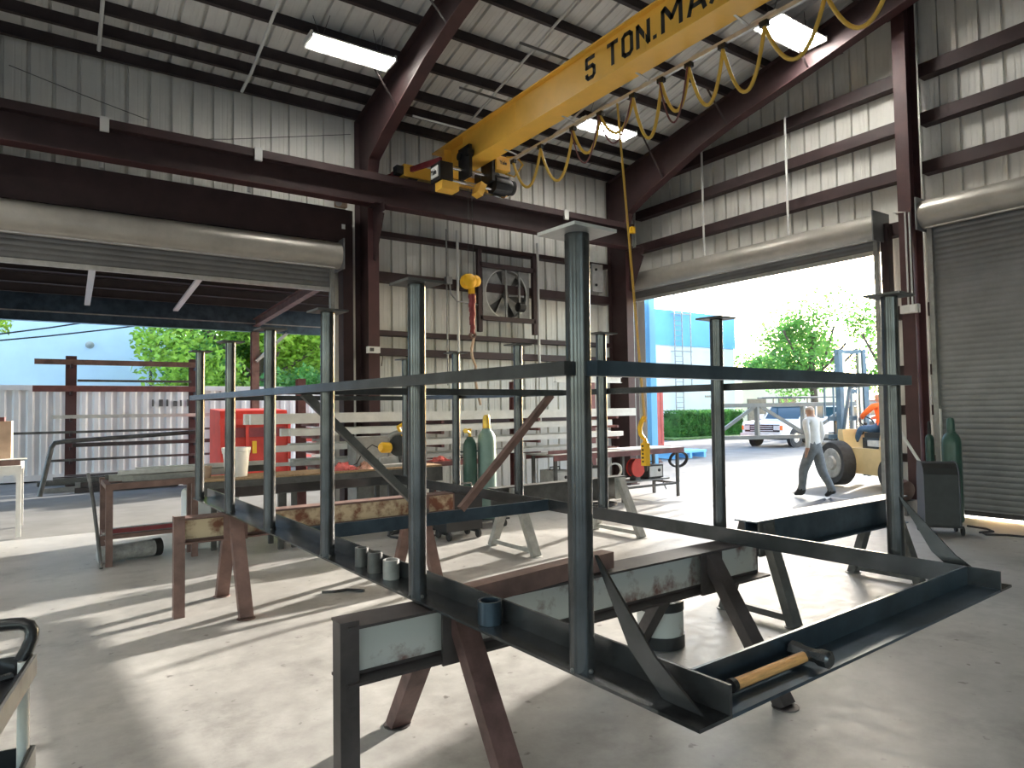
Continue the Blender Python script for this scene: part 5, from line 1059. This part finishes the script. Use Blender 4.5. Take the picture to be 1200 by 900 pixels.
# ------------------------------------------------------------------ forklift
fk = thing('forklift', 'tan forklift with dark mast and overhead guard outside the doorway', 'forklift', (13.2, 7.1, 0))
fd = Vector((.42, .907, 0)).normalized(); fl = Vector((-fd.y, fd.x, 0)); FB = V(12.93+.95, 6.49-.35, 0)      # rear axle centre, left = towards viewer
def Q(f, l, z): return FB + fd*f + fl*l + Z*z
def fbox(f0, f1, l0, l1, z0, z1): return G().hexa([Q(f, l, z) for z in (z0, z1) for f, l in ((f0, l0), (f1, l0), (f1, l1), (f0, l1))])
def fpr(pr, l0, l1): return G().prism([Q(f, l0, z) for f, z in pr], fl*(l1-l0))
for s in (-1, 1):
    for f_, r_, wd, ll in ((1.62, .47, .30, .72), (0, .36, .24, .66)):
        c = Q(f_, s*ll-s*wd/2, r_); w_ = G().lathe(c, [(r_*.55, 0), (r_*.92, .0), (r_, .05), (r_, wd-.05), (r_*.92, wd), (r_*.6, wd-.02)], 28, fl*s).build('tire', 'rubber', fk)
        G().lathe(c+fl*s*(wd-.021), [(r_*.68, 0), (r_*.64, .02), (r_*.58, .024), (r_*.34, .008), (r_*.28, .05), (.03, .055)], 22, fl*s).build('rim', 'steel_light', w_)
fpr([(.38, .32), (.38, .80), (.30, .98), (.20, 1.0), (-.62, .98), (-.66, .40), (-.42, .40), (-.38, .74), (.28, .74), (.30, .32)], -.60, .60).build('counterweight', 'tan', fk)
fpr([(.38, .28), (1.22, .28), (1.22, .80), (.38, .80)], -.62, .62).build('body', 'tan', fk)
fpr([(1.22, .35), (1.72, 1.0), (1.70, 1.18), (1.56, 1.18), (1.50, .80), (1.18, .80), (1.18, .35)], -.40, .62).build('cowl', 'tan', fk)
fpr([(-.60, .98), (-.58, 1.22), (.48, 1.26), (.54, .98), (.56, .80), (.30, .80)], -.55, .55).build('engine_hood', 'tan', fk)
fbox(.62, 1.16, -.15, .45, .80, 1.02).build('seat_base', 'steel', fk); fbox(.66, 1.14, -.10, .42, 1.02, 1.12).build('seat_cushion', 'black', fk); fpr([(.60, 1.1), (.68, 1.1), (.58, 1.56), (.50, 1.56)], -.08, .42).build('seat_back', 'black', fk)
fbox(.45, .78, .58, .632, .86, .98).build('step_panel', 'galv', fk)
for s in (-1, 1):
    G().path([Q(1.64, s*.55, 1.1), Q(1.40, s*.52, 2.08), Q(.30, s*.52, 2.12)], .04, 10).build('guard_leg', 'mast', fk)
    G().bar(Q(.28, s*.52, 1.20), Q(.28, s*.52, 2.12), .07, .07).build('rear_post', 'mast', fk)
    G().sec(Q(2.02, s*.34, .12), Q(2.06, s*.34, 2.92), Cchan(.16, .09, .02), fl*-s, fd).build('mast_channel', 'mast', fk)
    G().sec(Q(2.02, s*.24, .25), Q(2.06, s*.24, 2.85), Cchan(.10, .07, .02), fl*-s, fd).build('inner_channel', 'chrome', fk)
    G().bar(Q(2.25, s*.28, .92), Q(3.35, s*.28, .92), .12, .045).build('fork', 'steel', fk); G().bar(Q(2.22, s*.28, .90), Q(2.22, s*.28, 1.45), .12, .045, fd).build('fork_heel', 'steel', fk)
    G().tube(Q(2.03, s*.13, .25), Q(2.05, s*.13, 2.3), .03, 10).build('lift_cylinder', 'chrome', fk)
for z_ in (.35, 2.0, 2.88): G().bar(Q(2.05, -.36, z_), Q(2.05, .36, z_), .06, .10).build('mast_crosshead', 'mast', fk)
for z_ in (1.0, 1.4): G().bar(Q(2.18, -.50, z_), Q(2.18, .50, z_), .05, .10).build('carriage', 'mast', fk)
for k in range(5): G().bar(Q(.3+.25*k, -.52, 2.12), Q(.3+.25*k, .52, 2.12), .05, .03).build('guard_bar', 'mast', fk)
G().bar(Q(1.60, .16, 1.0), Q(1.42, .16, 1.32), .05, .05).build('steering_column', 'black', fk); G().ring(Q(1.40, .16, 1.33), .17, .15, .02, 20, (fd*-.7+Z*.7)).build('steering_wheel', 'black', fk)
G().lathe(Q(-.35, .30, 1.24), [(.03, 0), (.03, .75)], 10).build('exhaust', 'steel', fk)
for k in range(6): G().bar(Q(2.22, -.55+.22*k, 1.45), Q(2.22, -.55+.22*k, 2.25), .03, .03).build('load_guard_bar', 'mast', fk)
G().bar(Q(2.22, -.55, 2.25), Q(2.22, .55, 2.25), .04, .04).build('load_guard_rail', 'mast', fk)
# truss carried on the forks
tr_ = thing('steel_truss', 'grey welded truss carried across the forks of the forklift', 'truss', tuple(Q(2.75, .5, .945)))
tp = lambda t, z: Q(2.75, t, .945+z)
for z_ in (.05, .78): G().bar(tp(-1.6, z_), tp(3.0, z_), .09, .09).build('chord', 'truss_grey', tr_)
for t_ in (-1.55, -.5, .75, 1.9, 2.95): G().bar(tp(t_, .08), tp(t_, .76), .08, .09).build('vertical', 'truss_grey', tr_)
for a, b in ((2.95, 1.95), (.7, 1.8), (.65, -.45)): G().bar(tp(a, .10), tp(b, .75), .06, .07).build('diagonal', 'truss_grey', tr_)

# ------------------------------------------------------------------ people
def figure(name, label, joints, edges, zones, base, parts=None):
    # joints: name -> (pos, rx, ry); skin a single continuous surface over the joint tree
    me = bpy.data.meshes.new(name+'_skel'); names = list(joints); idx = {n_: i for i, n_ in enumerate(names)}
    me.from_pydata([joints[n_][0] for n_ in names], [(idx[a], idx[b]) for a, b in edges], [])
    ob = bpy.data.objects.new(name+'_skel', me); COL.objects.link(ob)
    bm = bmesh.new(); bm.from_mesh(me); lay = bm.verts.layers.skin.verify(); bm.verts.ensure_lookup_table()
    for n_ in names:
        s = bm.verts[idx[n_]][lay]; s.radius = joints[n_][1:3]; s.use_root = (n_ == 'pelvis')
    bm.to_mesh(me); bm.free()
    sk_ = ob.modifiers.new('skin', 'SKIN'); sk_.use_smooth_shade = True; sk_.branch_smoothing = .4
    sb = ob.modifiers.new('sub', 'SUBSURF'); sb.levels = 2; sb.render_levels = 2
    dg = bpy.context.evaluated_depsgraph_get(); out = bpy.data.meshes.new_from_object(ob.evaluated_get(dg)); bpy.data.objects.remove(ob, do_unlink=True)
    out.materials.clear(); ms = []
    for m_ in dict.fromkeys(z[0] for z in zones): out.materials.append(MATS[m_]); ms.append(m_)
    for p in out.polygons:
        c = p.center; best = None
        for m_, test in zones:
            if test(c): best = m_; break
        p.material_index = ms.index(best or zones[-1][0]); p.use_smooth = True
    for v_ in out.vertices: v_.co -= V(base)
    o = bpy.data.objects.new(name, out); COL.objects.link(o); o.location = base
    return tag(o, label, 'person')
# man walking: heading up-left away from the viewer
mp = V(11.62, 7.05, 0); hf = Vector((.10, .995, 0)).normalized(); hl = Vector((-hf.y, hf.x, 0))
def H(f, l, z): return tuple(mp + hf*f + hl*l + Z*z)
J = {'pelvis': (H(0, 0, .93), .165, .13), 'waist': (H(.0, 0, 1.06), .155, .12), 'chest': (H(.02, 0, 1.30), .175, .125), 'collar': (H(.02, 0, 1.44), .11, .085), 'neck': (H(.04, 0, 1.51), .058, .058), 'head': (H(.06, 0, 1.60), .088, .095), 'crown': (H(.07, 0, 1.685), .072, .08)}
for s, n_ in ((1, 'l'), (-1, 'r')):
    J['sh'+n_] = (H(.02, s*.19, 1.42), .068, .068); sw_ = .10*s
    J['el'+n_] = (H(-.04-sw_*.5, s*.27, 1.15), .052, .052); J['wr'+n_] = (H(.02-sw_, s*.275, .92), .036, .036); J['pm'+n_] = (H(.05-sw_, s*.275, .84), .034, .022); J['fg'+n_] = (H(.08-sw_, s*.265, .75), .022, .016); J['th'+n_] = (H(.09-sw_, s*.255, .82), .014, .014)
for n_, s, st in (('l', 1, .20), ('r', -1, -.26)):
    J['hp'+n_] = (H(.0, s*.09, .86), .115, .115); J['kn'+n_] = (H(st*.55+.06, s*.10, .49 if st > 0 else .48), .088, .088); J['an'+n_] = (H(st*(1.15 if st < 0 else 1.0), s*.10, .12 if st > 0 else .17), .066, .066); J['he'+n_] = (H(st*(1.15 if st < 0 else 1.0)-.04, s*.10, .05 if st > 0 else .12), .042, .042); J['to'+n_] = (H(st*(1.15 if st < 0 else 1.0)+.17, s*.11, .042 if st > 0 else .045), .042, .034)
Ed = [('pelvis', 'waist'), ('waist', 'chest'), ('chest', 'collar'), ('collar', 'neck'), ('neck', 'head'), ('head', 'crown')]
for n_ in 'lr': Ed += [('collar', 'sh'+n_), ('sh'+n_, 'el'+n_), ('el'+n_, 'wr'+n_), ('wr'+n_, 'pm'+n_), ('pm'+n_, 'fg'+n_), ('pm'+n_, 'th'+n_), ('pelvis', 'hp'+n_), ('hp'+n_, 'kn'+n_), ('kn'+n_, 'an'+n_), ('an'+n_, 'he'+n_), ('an'+n_, 'to'+n_)]
off = lambda c: (V(c)-mp).dot(hl)
zn = [('cap', lambda c: c.z > 1.62), ('skin', lambda c: c.z > 1.495), ('skin', lambda c: abs(off(c)) > .215 and c.z < .935), ('boot', lambda c: c.z < .15), ('jeans_grey', lambda c: c.z < 1.0 and abs(off(c)) < .215), ('shirt_white', lambda c: True)]
figure('person', 'person in white long sleeve shirt, grey trousers and pale cap walking through the raised doorway', J, Ed, zn, tuple(mp))
# driver on the forklift, mostly hidden
dpz = Q(.92, .16, 0)
def H2(f, l, z): return tuple(dpz + fd*f + fl*l + Z*z)
J = {'pelvis': (H2(0, 0, 1.21), .16, .13), 'waist': (H2(-.02, 0, 1.33), .15, .12), 'chest': (H2(.0, 0, 1.55), .175, .13), 'collar': (H2(.03, 0, 1.68), .11, .085), 'neck': (H2(.06, 0, 1.75), .055, .055), 'head': (H2(.10, 0, 1.84), .086, .095), 'crown': (H2(.10, 0, 1.92), .07, .078)}
for s, n_ in ((1, 'l'), (-1, 'r')):
    J['sh'+n_] = (H2(.03, s*.19, 1.66), .068, .068); J['el'+n_] = (H2(.24, s*.27, 1.47), .052, .052); J['wr'+n_] = (H2(.42, s*.14, 1.42), .036, .036); J['pm'+n_] = (H2(.46, s*.13, 1.41), .032, .022); J['fg'+n_] = (H2(.47, s*.10, 1.38), .02, .016); J['th'+n_] = (H2(.44, s*.10, 1.43), .014, .014)
    J['hp'+n_] = (H2(.08, s*.10, 1.19), .095, .095); J['kn'+n_] = (H2(.48, s*.14, 1.20), .07, .07); J['an'+n_] = (H2(.66, s*.13, .90), .046, .046); J['he'+n_] = (H2(.62, s*.13, .86), .04, .04); J['to'+n_] = (H2(.80, s*.13, .86), .04, .034)
offd = lambda c: (V(c)-dpz).dot(fd)
zn = [('skin', lambda c: c.z > 1.73), ('skin', lambda c: offd(c) > .40 and c.z > 1.33), ('boot', lambda c: c.z < .93), ('jeans_blue', lambda c: c.z < 1.30), ('shirt_orange', lambda c: True)]
figure('person', 'forklift driver in bright orange shirt and blue jeans seated on the forklift', J, Ed, zn, tuple(dpz+Z*1.12))
